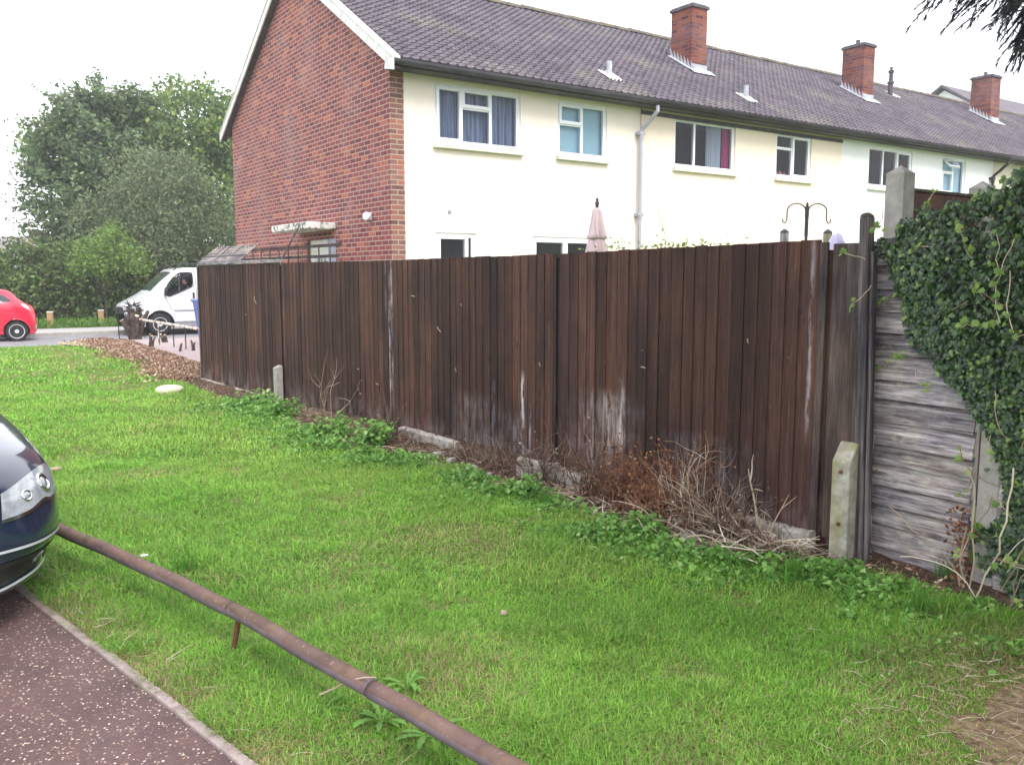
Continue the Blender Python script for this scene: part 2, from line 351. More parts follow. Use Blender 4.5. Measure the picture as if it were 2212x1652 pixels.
# bare soil at the foot of the fence, a thin dished sheet
def FP(u, n, z=0): p = FA+FE*u+FN*n; return (float(p[0]), float(p[1]), z)
def fuv(x, y): return (x-FA[0])*FE[0]+(y-FA[1])*FE[1], (x-FA[0])*FN[0]+(y-FA[1])*FN[1]
SU = [-.3, 1.46, 3.02, 4.28, 5.93, 6.8, 7.55, 8.61, 9.34, 10.26, 10.77, 11.12, 12.5]
SNn = [.35, .45, .6, .5, .74, .55, .42, .42, .5, .6, .42, .14, .12]
def strip_w(u): return np.interp(u, SU, SNn)
us = np.arange(-.4, 12.6, .06); vs_ = np.linspace(0, 1, 14); V = []
for u in us:
    wd = strip_w(u)+.25
    for q in vs_:
        x, y, _ = FP(u, q*wd-.25*(1-q)); V.append((x, y, float(ground_z(x, y))+.012+.07*math.exp(-(q*3.2)**2)+.03*(vnoise(x, y, 9)-.5)-.05*max(0, q-.75)))
nq = len(vs_); i = np.arange((len(us)-1)*(nq-1)); r = i//(nq-1); c = i % (nq-1); a = r*nq+c
struct(np_mesh('soil_strip', np.array(V), [np.stack([a, a+nq, a+nq+1, a+1], 1)], M['soil'], smooth=True))
# front garden paving behind the felled hedge, and the pale worn path end
def HP(u, n, z=0): p = HL0+HE*u+HN*n; return (float(p[0]), float(p[1]), z)
fg = MB(); fg.quad(HP(0, -.5, .03), HP(9.6, -.5, .03), (*(HL0+HE*9.6+DV*9), .03), (*(HL0+DV*9), .03)); struct(fg.build('front_garden_paving', M['pinkpave']))
pts = [G(*q) for q in [(120,741),(180,738),(245,737),(300,748),(330,775),(300,770),(250,755),(180,750),(130,746)]]
struct(MB().add([(x, y, .03) for x, y in pts], [tuple(range(len(pts)))]).build('worn_path', M['sand']))

# ------------------------------------------------------------ the terrace
PITCHR = .612; EZ = 4.8; OV = .32; RIDGE_Y = 3.8; DEPTH = 7.6
def roof_z(y): return EZ+(y+OV)*PITCHR if y <= RIDGE_Y else EZ+(2*RIDGE_Y-y+OV)*PITCHR
def local(x0, x1, y0, y1, z0, z1, **k): return MB().box(x0, x1, y0, y1, z0, z1, **k)
def house(name, label, s0):
    p = C0+DV*s0; return thing(name, label, 'house', (p[0], p[1], 0), ROTZ)
def wall_open(mb, x0, x1, z0, z1, ops, y=0., dep=.1):
    xs = sorted({x0, x1, *[a for o in ops for a in o[:2]]}); zs = sorted({z0, z1, *[a for o in ops for a in o[2:]]})
    for i in range(len(xs)-1):
        for j in range(len(zs)-1):
            cx = (xs[i]+xs[i+1])/2; cz = (zs[j]+zs[j+1])/2
            if any(o[0] < cx < o[1] and o[2] < cz < o[3] for o in ops): continue
            mb.quad((xs[i], y, zs[j]), (xs[i+1], y, zs[j]), (xs[i+1], y, zs[j+1]), (xs[i], y, zs[j+1]))
    for a, b, c, d in ops:
        mb.quad((a,y,c), (a,y+dep,c), (a,y+dep,d), (a,y,d)); mb.quad((b,y,c), (b,y,d), (b,y+dep,d), (b,y+dep,c))
        mb.quad((a,y,d), (a,y+dep,d), (b,y+dep,d), (b,y,d)); mb.quad((a,y,c), (b,y,c), (b,y+dep,c), (a,y+dep,c))
def tiles(x0, x1, name, parent, verge_raise=0):
    gauge = .165; slope = math.hypot(1, PITCHR); run = (RIDGE_Y+OV+.03); nr = int(run*slope/gauge)+1
    u = Vector((0, 1/slope, PITCHR/slope)); n = Vector((0, -PITCHR/slope, 1/slope)); base = Vector((0, -OV-.05, EZ-.03))
    prof = [(0, .0), (.12, .0), (.17, .004), (.2, .018), (.235, .024), (.27, .018)]
    xs = []; 
    nt_ = round((x1-x0)/.16); tw = (x1-x0)/nt_
    for k in range(nt_):
        for a, h in prof: xs.append((x0+k*tw+a*tw/.3, h))
    xs.append((x1, 0)); V = []; F = []; w_ = len(xs)
    for r in range(nr):
        v0 = r*gauge; v1 = min((r+1)*gauge+.03, run*slope)
        if v0 >= run*slope-.02: break
        b = len(V); jit = [random.uniform(-.003, .003) for _ in range(nt_+1)]
        for (vv, lift) in ((v0+.0, -.012), (v0, .022), (v1, .003)):
            for i, (x, h) in enumerate(xs):
                j = jit[min(i//6, nt_)]
                V.append(tuple(base+Vector((x, 0, 0))+u*(vv+(j if lift > -.01 or True else 0))+n*(h+lift if lift > -.01 else lift)))
        for L in range(2):
            for i in range(w_-1): F.append((b+L*w_+i, b+L*w_+i+1, b+(L+1)*w_+i+1, b+(L+1)*w_+i))
    m = MB(); m.v = V; m.f = [list(f) for f in F]; m.mi = [0]*len(F)
    # rear slope, soffit closing sheet
    ry = RIDGE_Y; ze = roof_z(-OV); zr = roof_z(ry)
    m.quad((x0, ry, zr), (x1, ry, zr), (x1, DEPTH+OV, ze), (x0, DEPTH+OV, ze))
    m.quad((x0, -OV, ze-.06), (x1, -OV, ze-.06), (x1, ry, zr-.06), (x0, ry, zr-.06)); m.quad((x0, ry, zr-.06), (x1, ry, zr-.06), (x1, DEPTH+OV, ze-.06), (x0, DEPTH+OV, ze-.06))
    m.quad((x0, -OV, ze-.06), (x0, ry, zr-.06), (x0, ry, zr), (x0, -OV, ze)); m.quad((x0, DEPTH+OV, ze-.06), (x0, ry, zr-.06), (x0, ry, zr), (x0, DEPTH+OV, ze))
    roof = m.build(name, M['tile'], parent, fix=False)
    rd = MB(); x = x0
    while x < x1-.05:
        e = min(x+.44, x1); dz = random.uniform(-.008, .008)
        rd.add([(xx, ry+math.cos(a)*.12*k, zr-.02+dz+math.sin(a)*.1*k) for xx, k in ((x, 1), (e, .94)) for a in [math.pi*q/8 for q in range(9)]],
               [(q, q+1, 10+q, 9+q) for q in range(8)]+[tuple(range(9))[::-1], tuple(range(9, 18))]); x = e
    rd.build('ridge_tiles', M['ridge'], roof); return roof
def chimney(roof, xa, xb, ya, yb, zt, pot=True):
    m = MB(); zb = roof_z(ya)-.3; m.box(xa, xb, ya, yb, zb, zt-.1)
    ch = m.build('chimney', M['chim'], roof)
    # (sub-parts of a roof stay one mesh each)
    cp = MB(); cp.bbox(xa-.035, xb+.035, ya-.035, yb+.035, zt-.1, zt-.03, .01); cp.bbox(xa, xb, ya, yb, zt-.03, zt, .012)
    if pot: cp.tube([((xa+xb)/2-.05, (ya+yb)/2, zt-.01), ((xa+xb)/2-.05, (ya+yb)/2, zt+.13)], .055, 10)
    cp.build('chimney_cap', M['fascia'], roof)
    f = MB(); n = 7; g = .05
    z0 = roof_z(ya-.05); 
    for k in range(n):                                             # stepped flashing on the left cheek
        y0 = ya-.1+(yb-ya+.1)*k/n; y1 = ya-.1+(yb-ya+.1)*(k+1)/n; zb_ = roof_z(y0)-.02
        f.add([(xa-.012, y0, zb_), (xa-.012, y1, roof_z(y1)-.02), (xa-.012, y1, roof_z(y1)+.24), (xa-.012, y0+.02, roof_z(y0)+.12)], [(0,1,2,3)])
        f.add([(xa-.1, y0, roof_z(y0)+.06), (xa-.012, y0, roof_z(y0)+.075), (xa-.012, y1, roof_z(y1)+.075), (xa-.1, y1, roof_z(y1)+.06)], [(0,1,2,3)])
    f.add([(xa-.1, ya-.2, roof_z(ya-.2)+.06), (xb+.1, ya-.2, roof_z(ya-.2)+.06), (xb+.1, ya-.01, roof_z(ya)+.075), (xa-.1, ya-.01, roof_z(ya)+.075)], [(0,1,2,3)])
    f.quad((xa-.012, ya-.012, roof_z(ya)-.02), (xb+.012, ya-.012, roof_z(ya)-.02), (xb+.012, ya-.012, roof_z(ya)+.17), (xa-.012, ya-.012, roof_z(ya)+.17))
    f.build('flashing', M['lead'], roof, fix=False)
def folds(x0, x1, z0, z1, y, n=9, amp=.025):
    m = MB(); N_ = n*6; V = []; ph = random.random()*6
    for zz in (z0, z1):
        for i in range(N_+1):
            t = i/N_; V.append((x0+(x1-x0)*t, y+amp*math.sin(t*n*2*math.pi+ph+.6*math.sin(t*9)), zz))
    m.add(V, [(i, i+1, N_+2+i, N_+1+i) for i in range(N_)]); return m
def window(parent, x0, x1, z0, z1, lights, back='dark', sill=True, name='window', fy=.035, label=None, extra=None):
    """lights: (a0,a1,b0,b1,opener,tilt) fractions of the clear opening"""
    f = MB(); f.ring(x0, x1, z0, z1, .045, fy, fy+.06); g = MB(); ix0, ix1, iz0, iz1 = x0+.045, x1-.045, z0+.045, z1-.045
    tl = None
    for (a0, a1, b0, b1, op) in lights:
        u0 = ix0+(ix1-ix0)*a0; u1 = ix0+(ix1-ix0)*a1; w0 = iz0+(iz1-iz0)*b0; w1 = iz0+(iz1-iz0)*b1
        if op == 2:                                                # top-hung vent standing open
            f.ring(u0, u1, w0, w1, .02, fy+.002, fy+.05); tl = (u0+.02, u1-.02, w0+.02, w1-.02); continue
        wd = .052 if op else .026; f.ring(u0, u1, w0, w1, wd, fy-(.018 if op else -.003), fy+.05)
        g.quad((u0+wd, fy+.02, w0+wd), (u1-wd, fy+.02, w0+wd), (u1-wd, fy+.02, w1-wd), (u0+wd, fy+.02, w1-wd))
    o = f.build(name, M['upvc'], parent)
    if label: o['label'] = label
    g.build('pane', M['glass'], o, fix=False)
    if tl:
        a, b, c, d = tl; hh = d-c; R = Matrix.Translation((0, fy, d)) @ Matrix.Rotation(-.75, 4, 'X') @ Matrix.Translation((0, -fy, -d))
        t = MB(); t.ring(a, b, c, d, .045, fy-.03, fy+.01); t.v = [tuple(R @ Vector(p)) for p in t.v]; so_ = t.build('open_vent', M['upvc'], o)
        q = MB(); q.quad((a+.045, fy-.01, c+.045), (b-.045, fy-.01, c+.045), (b-.045, fy-.01, d-.045), (a+.045, fy-.01, d-.045)); q.v = [tuple(R @ Vector(p)) for p in q.v]; q.build('pane', M['glass'], o, fix=False)
    if sill:
        MB().bbox(x0-.03, x1+.03, -.07, fy+.01, z0-.075, z0-.004, .006).build('sill', M['sill'], o)
    # room behind
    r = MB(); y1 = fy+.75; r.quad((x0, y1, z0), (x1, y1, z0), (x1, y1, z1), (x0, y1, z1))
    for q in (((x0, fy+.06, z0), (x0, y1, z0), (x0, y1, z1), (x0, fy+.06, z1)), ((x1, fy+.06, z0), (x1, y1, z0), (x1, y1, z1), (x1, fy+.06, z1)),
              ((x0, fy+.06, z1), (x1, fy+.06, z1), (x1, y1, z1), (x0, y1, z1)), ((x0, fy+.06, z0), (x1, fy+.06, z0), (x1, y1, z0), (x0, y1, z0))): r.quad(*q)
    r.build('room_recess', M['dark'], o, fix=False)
    if back == 'curt': folds(x0+.02, x1-.02, z0+.02, z1-.02, fy+.13, int((x1-x0)*13)).build('curtain', M['curt'], o, smooth=True, fix=False)
    if back == 'blind':
        b = MB(); b.box(x0+.02, x1-.02, fy+.1, fy+.11, z0+.02, z1-.02); b.build('blind', M['blind'], o)
    return o

WZ0, WZ1 = 3.68, 4.6
three = [(0, .3, 0, 1, 1), (.3, .655, .66, 1, 1), (.3, .655, 0, .66, 0), (.655, 1, 0, 1, 0)]
def clothes(parent, ops, x0, x1, mat): 
    m = MB(); wall_open(m, x0, x1, -.1, EZ+.02, ops); return m.build('rendered_wall', mat, parent, fix=False)
def eaves(parent, x0, x1, gut='gutter', zg=4.72):
    m = MB(); m.box(x0, x1, -OV+.0, -OV+.03, EZ-.15, EZ-.03); m.quad((x0, -OV+.03, EZ-.13), (x1, -OV+.03, EZ-.13), (x1, 0, EZ-.13), (x0, 0, EZ-.13)); m.build('fascia', M['fascia'], parent, fix=False)
    g = MB(); n = 10; V = [(x, -OV-.07+.07*math.cos(a), zg+.02+.07*math.sin(a)) for x in (x0, x1) for a in [math.pi+math.pi*q/n for q in range(n+1)]]
    V += [(x, -OV-.07+.062*math.cos(a), zg+.02+.062*math.sin(a)) for x in (x0, x1) for a in [math.pi+math.pi*q/n for q in range(n+1)]]
    k = n+1; fs = [(i, i+1, k+i+1, k+i) for i in range(n)]+[(2*k+i, 2*k+i+1, 3*k+i+1, 3*k+i) for i in range(n)]+[(0, k, 3*k, 2*k), (n, k+n, 3*k+n, 2*k+n)]+[tuple(range(k)), tuple(range(k, 2*k))]
    g.add(V, fs); g.build('gutter', M[gut], parent, smooth=False, fix=False)
def downpipe(parent, x, mat, r=.036):
    m = MB(); m.tube([(x+.1, -OV-.06, 4.66), (x+.1, -OV-.06, 4.56), (x+.06, -OV+.1, 4.4), (x, -.09, 4.27), (x, -.07, 4.2), (x-.0, -.07, 0)], r, 12)
    for z in (4.2, 2.75): m.bbox(x-.075, x+.06, -.11, 0, z-.03, z+.03, .008)
    m.tube([(x, -.07, 4.1), (x, -.07, 4.25)], r+.01, 12); m.tube([(x, -.07, 2.68), (x, -.07, 2.8)], r+.01, 12)
    m.build('downpipe', mat, parent, smooth=False)
def roofvent(roof, x, y, w_=.085, h=.28, mat='lead'):
    m = MB(); z = roof_z(y); m.tube([(x, y, z-.05), (x, y, z+h)], w_*.62, 12); m.build('vent_pipe', M[mat], roof)
    p = MB(); V = []
    for i in range(14):
        for j in range(4):
            xx = x-.14+.34*i/13; yy = y-.2+.12*j; V.append((xx, yy, roof_z(yy)+.045+.02*math.sin(i*1.9)+random.uniform(-.006, .006)))
    p.add(V, [(i*4+j, i*4+4+j, i*4+5+j, i*4+1+j) for i in range(13) for j in range(3)]); p.build('vent_slate', M['mort'], roof, fix=False)

# house one: brick end of terrace
h1 = house('end_terrace_house', 'end of terrace house with red brick gable wall and pale cream rendered rear', 0)
gx = 0.; m = MB(); ops = []
poly = [(0, -.1), (DEPTH, -.1), (DEPTH, roof_z(DEPTH)-.05), (RIDGE_Y, roof_z(RIDGE_Y)-.05), (0, roof_z(0)-.05)]
# gable built round the door opening
dy0, dy1, dzt = 2.42, 3.42, 2.28
m.add([(gx, y, z) for y, z in [(0, -.1), (dy0, -.1), (dy0, dzt), (dy1, dzt), (dy1, -.1), (DEPTH, -.1), (DEPTH, roof_z(DEPTH)-.05), (RIDGE_Y, roof_z(RIDGE_Y)-.05), (0, roof_z(0)-.05)]],
      [(0, 1, 2, 8), (2, 3, 7, 8), (3, 4, 5, 6), (3, 6, 7)])
for q in (((gx, dy0, -.1), (gx+.12, dy0, -.1), (gx+.12, dy0, dzt), (gx, dy0, dzt)), ((gx, dy1, -.1), (gx+.12, dy1, -.1), (gx+.12, dy1, dzt), (gx, dy1, dzt)), ((gx, dy0, dzt), (gx+.12, dy0, dzt), (gx+.12, dy1, dzt), (gx, dy1, dzt))): m.quad(*q)
m.quad((0, DEPTH, -.1), (30, DEPTH, -.1), (30, DEPTH, EZ), (0, DEPTH, EZ))
m.build('brick_gable_wall', M['brick'], h1, fix=False)
m = MB(); m.quad((0, -.0, -.1), (.235, -.0, -.1), (.235, -.0, EZ-.02), (0, -.0, EZ-.02)); m.quad((.235, 0, -.1), (.235, .05, -.1), (.235, .05, EZ), (.235, 0, EZ)); m.build('brick_quoin', M['quoin'], h1, fix=False)
opsA = [(.77, 2.41, WZ0, WZ1), (3.18, 4.29, WZ0, WZ1), (.77, 1.52, .1, 2.31), (2.65, 4.1, .1, 2.3)]
m = MB(); wall_open(m, .235, 5.1, -.1, EZ+.02, opsA, y=.012); m.build('rendered_wall', M['cream'], h1, fix=False)
r1 = tiles(-.12, 5.1, 'roof', h1)
window(h1, *opsA[0], three, 'curt'); window(h1, *opsA[1], [(0, .5, .6, 1, 1), (0, .5, 0, .6, 0), (.5, 1, 0, 1, 0)], 'blind')
o = window(h1, *opsA[2], [(0, .84, 0, 1, 1), (.84, 1, 0, 1, 0)], 'dark', sill=False, name='back_door'); 
MB().tube([(1.33, .0, 1.05), (1.33, -.05, 1.05), (1.24, -.05, 1.05)], .009, 6).build('handle', M['upvc'], o)
o = window(h1, *opsA[3], [(0, .5, 0, 1, 1), (.5, 1, 0, 1, 1)], 'dark', sill=False, name='french_door')
MB().tube([(3.3, .0, 1.05), (3.3, -.05, 1.05), (3.2, -.05, 1.05)], .009, 6).build('handle', M['upvc'], o)
eaves(h1, -.12, 5.1); downpipe(h1, 5.04, M['pipegrey']); roofvent(r1, 4.62, .35)
# bargeboards with dark soffit under the verge
for sgn, nm in ((1, 'bargeboard'), (-1, 'bargeboard')):
    yy0 = -OV-.08 if sgn == 1 else DEPTH+OV+.08; za = EZ-.05; zb = roof_z(RIDGE_Y)+.01
    b = MB(); b.add([(x, y, z) for x in (-.15, -.125) for y, z in [(yy0, za-.15), (yy0, za+.0), (RIDGE_Y, zb), (RIDGE_Y, zb-.16)]], [(0,1,2,3), (7,6,5,4), (0,4,5,1), (1,5,6,2), (2,6,7,3), (3,7,4,0)]); b.build(nm, M['paint'], h1)
    b = MB(); b.quad((-.125, yy0, za-.13), (0, yy0, za-.13), (0, RIDGE_Y, zb-.15), (-.125, RIDGE_Y, zb-.15)); b.build('verge_soffit', M['fascia'], h1, fix=False)
    b = MB(); b.add([(x, y, z) for x in (-.16, -.02) for y, z in [(yy0, za+.005), (yy0, za+.035), (RIDGE_Y, zb+.045), (RIDGE_Y, zb+.015)]], [(0,1,2,3), (7,6,5,4), (0,4,5,1), (1,5,6,2), (2,6,7,3), (3,7,4,0)]); b.build('verge_mortar', M['mort'], h1)
b = MB(); b.prism([(-OV-.1, EZ-.22), (-OV-.1, EZ-.02), (-.2, EZ+.04), (-.14, EZ-.16)], -.152, -.13, 'x'); b.build('verge_box', M['paint'], h1)
# side door, side panel, canopy, lamp
o = MB().ring(dy0, dy1-.02, 0, dzt, .06, .06, .1).build('door', M['fdoor'], None)
def toside(ob, parent):                                            # meshes made in (x along wall) turned onto the gable
    for v in ob.data.vertices: x, y, z = v.co; v.co = (y, x, z)
    ob.data.flip_normals(); ob.parent = parent; return ob
toside(o, h1)
q = MB(); q.box(dy0+.06, dy1-.08, .075, .095, .1, dzt-.06); q.ring(dy0+.06, dy1-.08, 1.2, dzt-.06, .13, .06, .075); toside(q.build('door_leaf', M['fdoor'], None), o)
q = MB(); cy = (dy0+dy1-.02)/2
for pts in ([(-.17, 1.95), (-.17, 1.4)], [(-.17, 1.93), (-.02, 1.62), (.0, 1.62), (.15, 1.93)], [(.17, 1.95), (.17, 1.4)], [(-.1, 1.97), (-.02, 2.0), (.0, 1.9)], [(.02, 1.9), (.06, 2.0), (.14, 1.97)]):
    q.tube([(cy+a, .055, b) for a, b in pts], .018, 6)
toside(q.build('door_emblem', M['lead'], None), o)
q = MB(); q.tube([(dy0+.14, .05, 1.05), (dy0+.14, .02, 1.05), (dy0+.24, .02, 1.05)], .012, 6); toside(q.build('handle', M['lead'], None), o)
MB().bbox(-.02, -.003, 2.1, dy0-.01, .9, 2.27, .003).build('side_panel', M['greyp'], h1)
MB().bbox(-.53, -.003, 2.1, 3.78, 2.42, 2.54, .015).build('door_canopy', M['canopy'], h1)
lm = MB(); Rl = Matrix.Translation((-.0, .73, 2.56)) @ Matrix.Rotation(-math.pi/2, 4, 'Y'); lm.lathe([(.02, .0), (.03, .04), (.055, .06), (.07, .1), (.06, .13), (.02, .14)], 16, Rl @ Matrix.Rotation(.5, 4, 'X')); lm.bbox(-.05, -.002, .69, .77, 2.5, 2.62, .006)
lm.build('outside_lamp', M['upvc'], h1)
b = MB(); b.bbox(1.0, 1.05, -.02, .01, 2.62, 2.66, .004); b.build('cable_clip', M['greyp'], h1)

# house two: peach
h2 = house('mid_terrace_house', 'middle terrace house with peach rendered wall between the brick end house and the white one', 5.1)
o2 = 5.1; opsB = [(5.95-o2, 7.66-o2, WZ0, WZ1), (8.91-o2, 10.08-o2, WZ0, WZ1), (8.0-o2, 8.9-o2, .1, 2.2)]
m = MB(); wall_open(m, 0, 6.05, -.1, EZ+.02, opsB); m.build('rendered_wall', M['peach'], h2, fix=False)
r2 = tiles(0, 6.05, 'roof', h2); chimney(r2, 8.07-o2, 8.53-o2, 1.65, 2.27, 7.44, False); roofvent(r2, 8.45-o2, .45)
o = window(h2, *opsB[0], [(0, .33, 0, 1, 0), (.33, 1, 0, 1, 0)], 'dark')
folds(opsB[0][0]+1.05, opsB[0][1]-.25, WZ0, WZ1, .16, 7).build('curtain', M['net'], o, smooth=True, fix=False); folds(opsB[0][1]-.25, opsB[0][1]-.05, WZ0, WZ1, .15, 2).build('curtain', M['pink'], o, smooth=True, fix=False)
o = window(h2, *opsB[1], [(0, .48, .68, 1, 0), (0, .48, 0, .68, 0), (.48, 1, 0, 1, 1)], 'dark')
k = MB()
for i in range(7): k.lathe([(.03, 0), (.035, .08), (.015, .13)], 8, Matrix.Translation((opsB[1][0]+.1+i*.065, .18+.03*(i % 2), WZ0+.03)), mi=i % 3)
k.build('bottles_on_sill', [simple('red_bottle', (.5,.04,.05)), simple('pink_bottle', (.6,.25,.3)), simple('blue_bottle', (.1,.2,.4))], o)
window(h2, *opsB[2], [(0, 1, 0, 1, 1)], 'dark', sill=False, name='back_door')
eaves(h2, 0, 6.05, 'black'); MB().box(0, 6.05, -.02, -.002, EZ-.24, EZ-.17).build('wall_plate', M['fascia'], h2)
# house three: white
h3 = house('mid_terrace_house', 'white rendered middle terrace house with an open bathroom vent behind the ivy fence', 11.15)
o3 = 11.15; opsC = [(12.18-o3, 13.95-o3, WZ0, WZ1), (15.29-o3, 16.4-o3, WZ0, WZ1)]
m = MB(); wall_open(m, 0, 6.6, -.1, EZ+.02, opsC); m.build('rendered_wall', M['whiter'], h3, fix=False)
r3 = tiles(0, 6.6, 'roof', h3); chimney(r3, 14.8-o3, 15.27-o3, 2.0, 2.65, 7.7)
window(h3, *opsC[0], [(0, .34, 0, 1, 0), (.34, .66, 0, 1, 0), (.66, 1, 0, 1, 1)], 'dark')
window(h3, *opsC[1], [(0, .5, .62, 1, 2), (0, .5, 0, .62, 1), (.5, 1, 0, 1, 0)], 'blind')
eaves(h3, 0, 6.6, 'black'); downpipe(h3, 6.5, M['black']); roofvent(r3, 18.3-o3-.6, 3.0, .1, .0)
fl = MB(); z = roof_z(2.95); fl.lathe([(.07, -.1), (.07, .32), (.1, .34), (.1, .38), (.06, .42), (.055, .62), (.085, .64), (.085, .7), (.04, .72), (.04, .8)], 12, Matrix.Translation((17.55-o3, 2.95, z))); fl.build('flue', M['gutter'], r3)
# house four: buff, mostly hidden
h4 = house('mid_terrace_house', 'buff rendered terrace house at the far right end seen over the ivy', 17.75)
o4 = 17.75; opsD = [(19.1-o4, 20.8-o4, WZ0, WZ1), (22.2-o4, 23.3-o4, WZ0, WZ1)]
m = MB(); wall_open(m, 0, 12., -.1, EZ+.02, opsD); m.build('rendered_wall', M['buff'], h4, fix=False)
r4 = tiles(0, 12., 'roof', h4); chimney(r4, 21.93-o4, 22.46-o4, 2.3, 2.95, 7.87)
window(h4, *opsD[0], [(0, .34, 0, 1, 0), (.34, .66, .6, 1, 1), (.34, .66, 0, .6, 0), (.66, 1, 0, 1, 1)], 'dark'); window(h4, *opsD[1], [(0, .5, 0, 1, 0), (.5, 1, 0, 1, 1)], 'dark')
eaves(h4, 0, 12., 'gutter')
# white gabled house behind the ridge
hb = thing('gabled_house', 'white gabled house with a tiled roof showing just above the long terrace ridge', 'house', (float(C0[0]+DV[0]*26+NV[0]*18), float(C0[1]+DV[1]*26+NV[1]*18), 0), ROTZ)
def px_at(px, py, dist): r = ray(px, py); P = r*dist/r[1]; return (float(P[0]), float(P[1]), float(P[2]+H))
ap = Vector(px_at(2040, 190, 52)); hb.location = (ap.x, ap.y, 0)
Z = ap.z; m = MB(); m.add([(0, y, z) for y, z in [(-4, 0), (4, 0), (4, Z-2.6), (0, Z-.15), (-4, Z-2.6)]], [(0,1,2,3,4)]); m.quad((0,-4,0), (12,-4,0), (12,-4,Z-2.6), (0,-4,Z-2.6)); m.build('wall', M['whiter'], hb, fix=False)
for sg in (1, -1):
    m = MB(); m.add([(x, y, z) for z_ in (0, .14) for x, y, z in [(-.35, 0, Z+z_), (12, 0, Z+z_), (12, sg*4.4, Z-2.85+z_), (-.35, sg*4.4, Z-2.85+z_)]], [(0,1,2,3), (7,6,5,4), (0,4,5,1), (1,5,6,2), (2,6,7,3), (3,7,4,0)]); m.build('roof', M['tile'], hb)
m = MB(); m.box(-.02, .02, -.5, .5, Z-2.2, Z-1.2); m.build('window', M['gutter'], hb)
# far house on the left beyond the hedge
fx = px_at(-40, 600, 62); fh = thing('far_house', 'distant house with a faded grey brown roof behind the hedge at far left', 'house', (fx[0], fx[1], 0), math.radians(4))
Zr = px_at(0, 505, 62)[2]
m = MB(); m.box(-14, 9, 0, 8, -.3, Zr-2.6); m.build('wall', M['buff'], fh)
rf = MB().prism([(-.5, Zr-2.7), (4, Zr), (8.5, Zr-2.7), (8.5, Zr-2.9), (-.5, Zr-2.9)], -14.4, 4.6, 'x').build('roof', simple('faded_tiles', (.22,.19,.2), (.28,.24,.25), 1, .8, stretch=(1, 6, 6)), fh)
m = MB(); m.box(1.8, 2.7, 3.6, 4.4, Zr-.6, Zr+.45); m.build('chimney', M['chim'], rf)
for i in range(5): MB().ring(-6+i*2.6, -4.8+i*2.6, 1.5, 2.6, .12, -.03, .01).build('window', M['upvc'], fh)
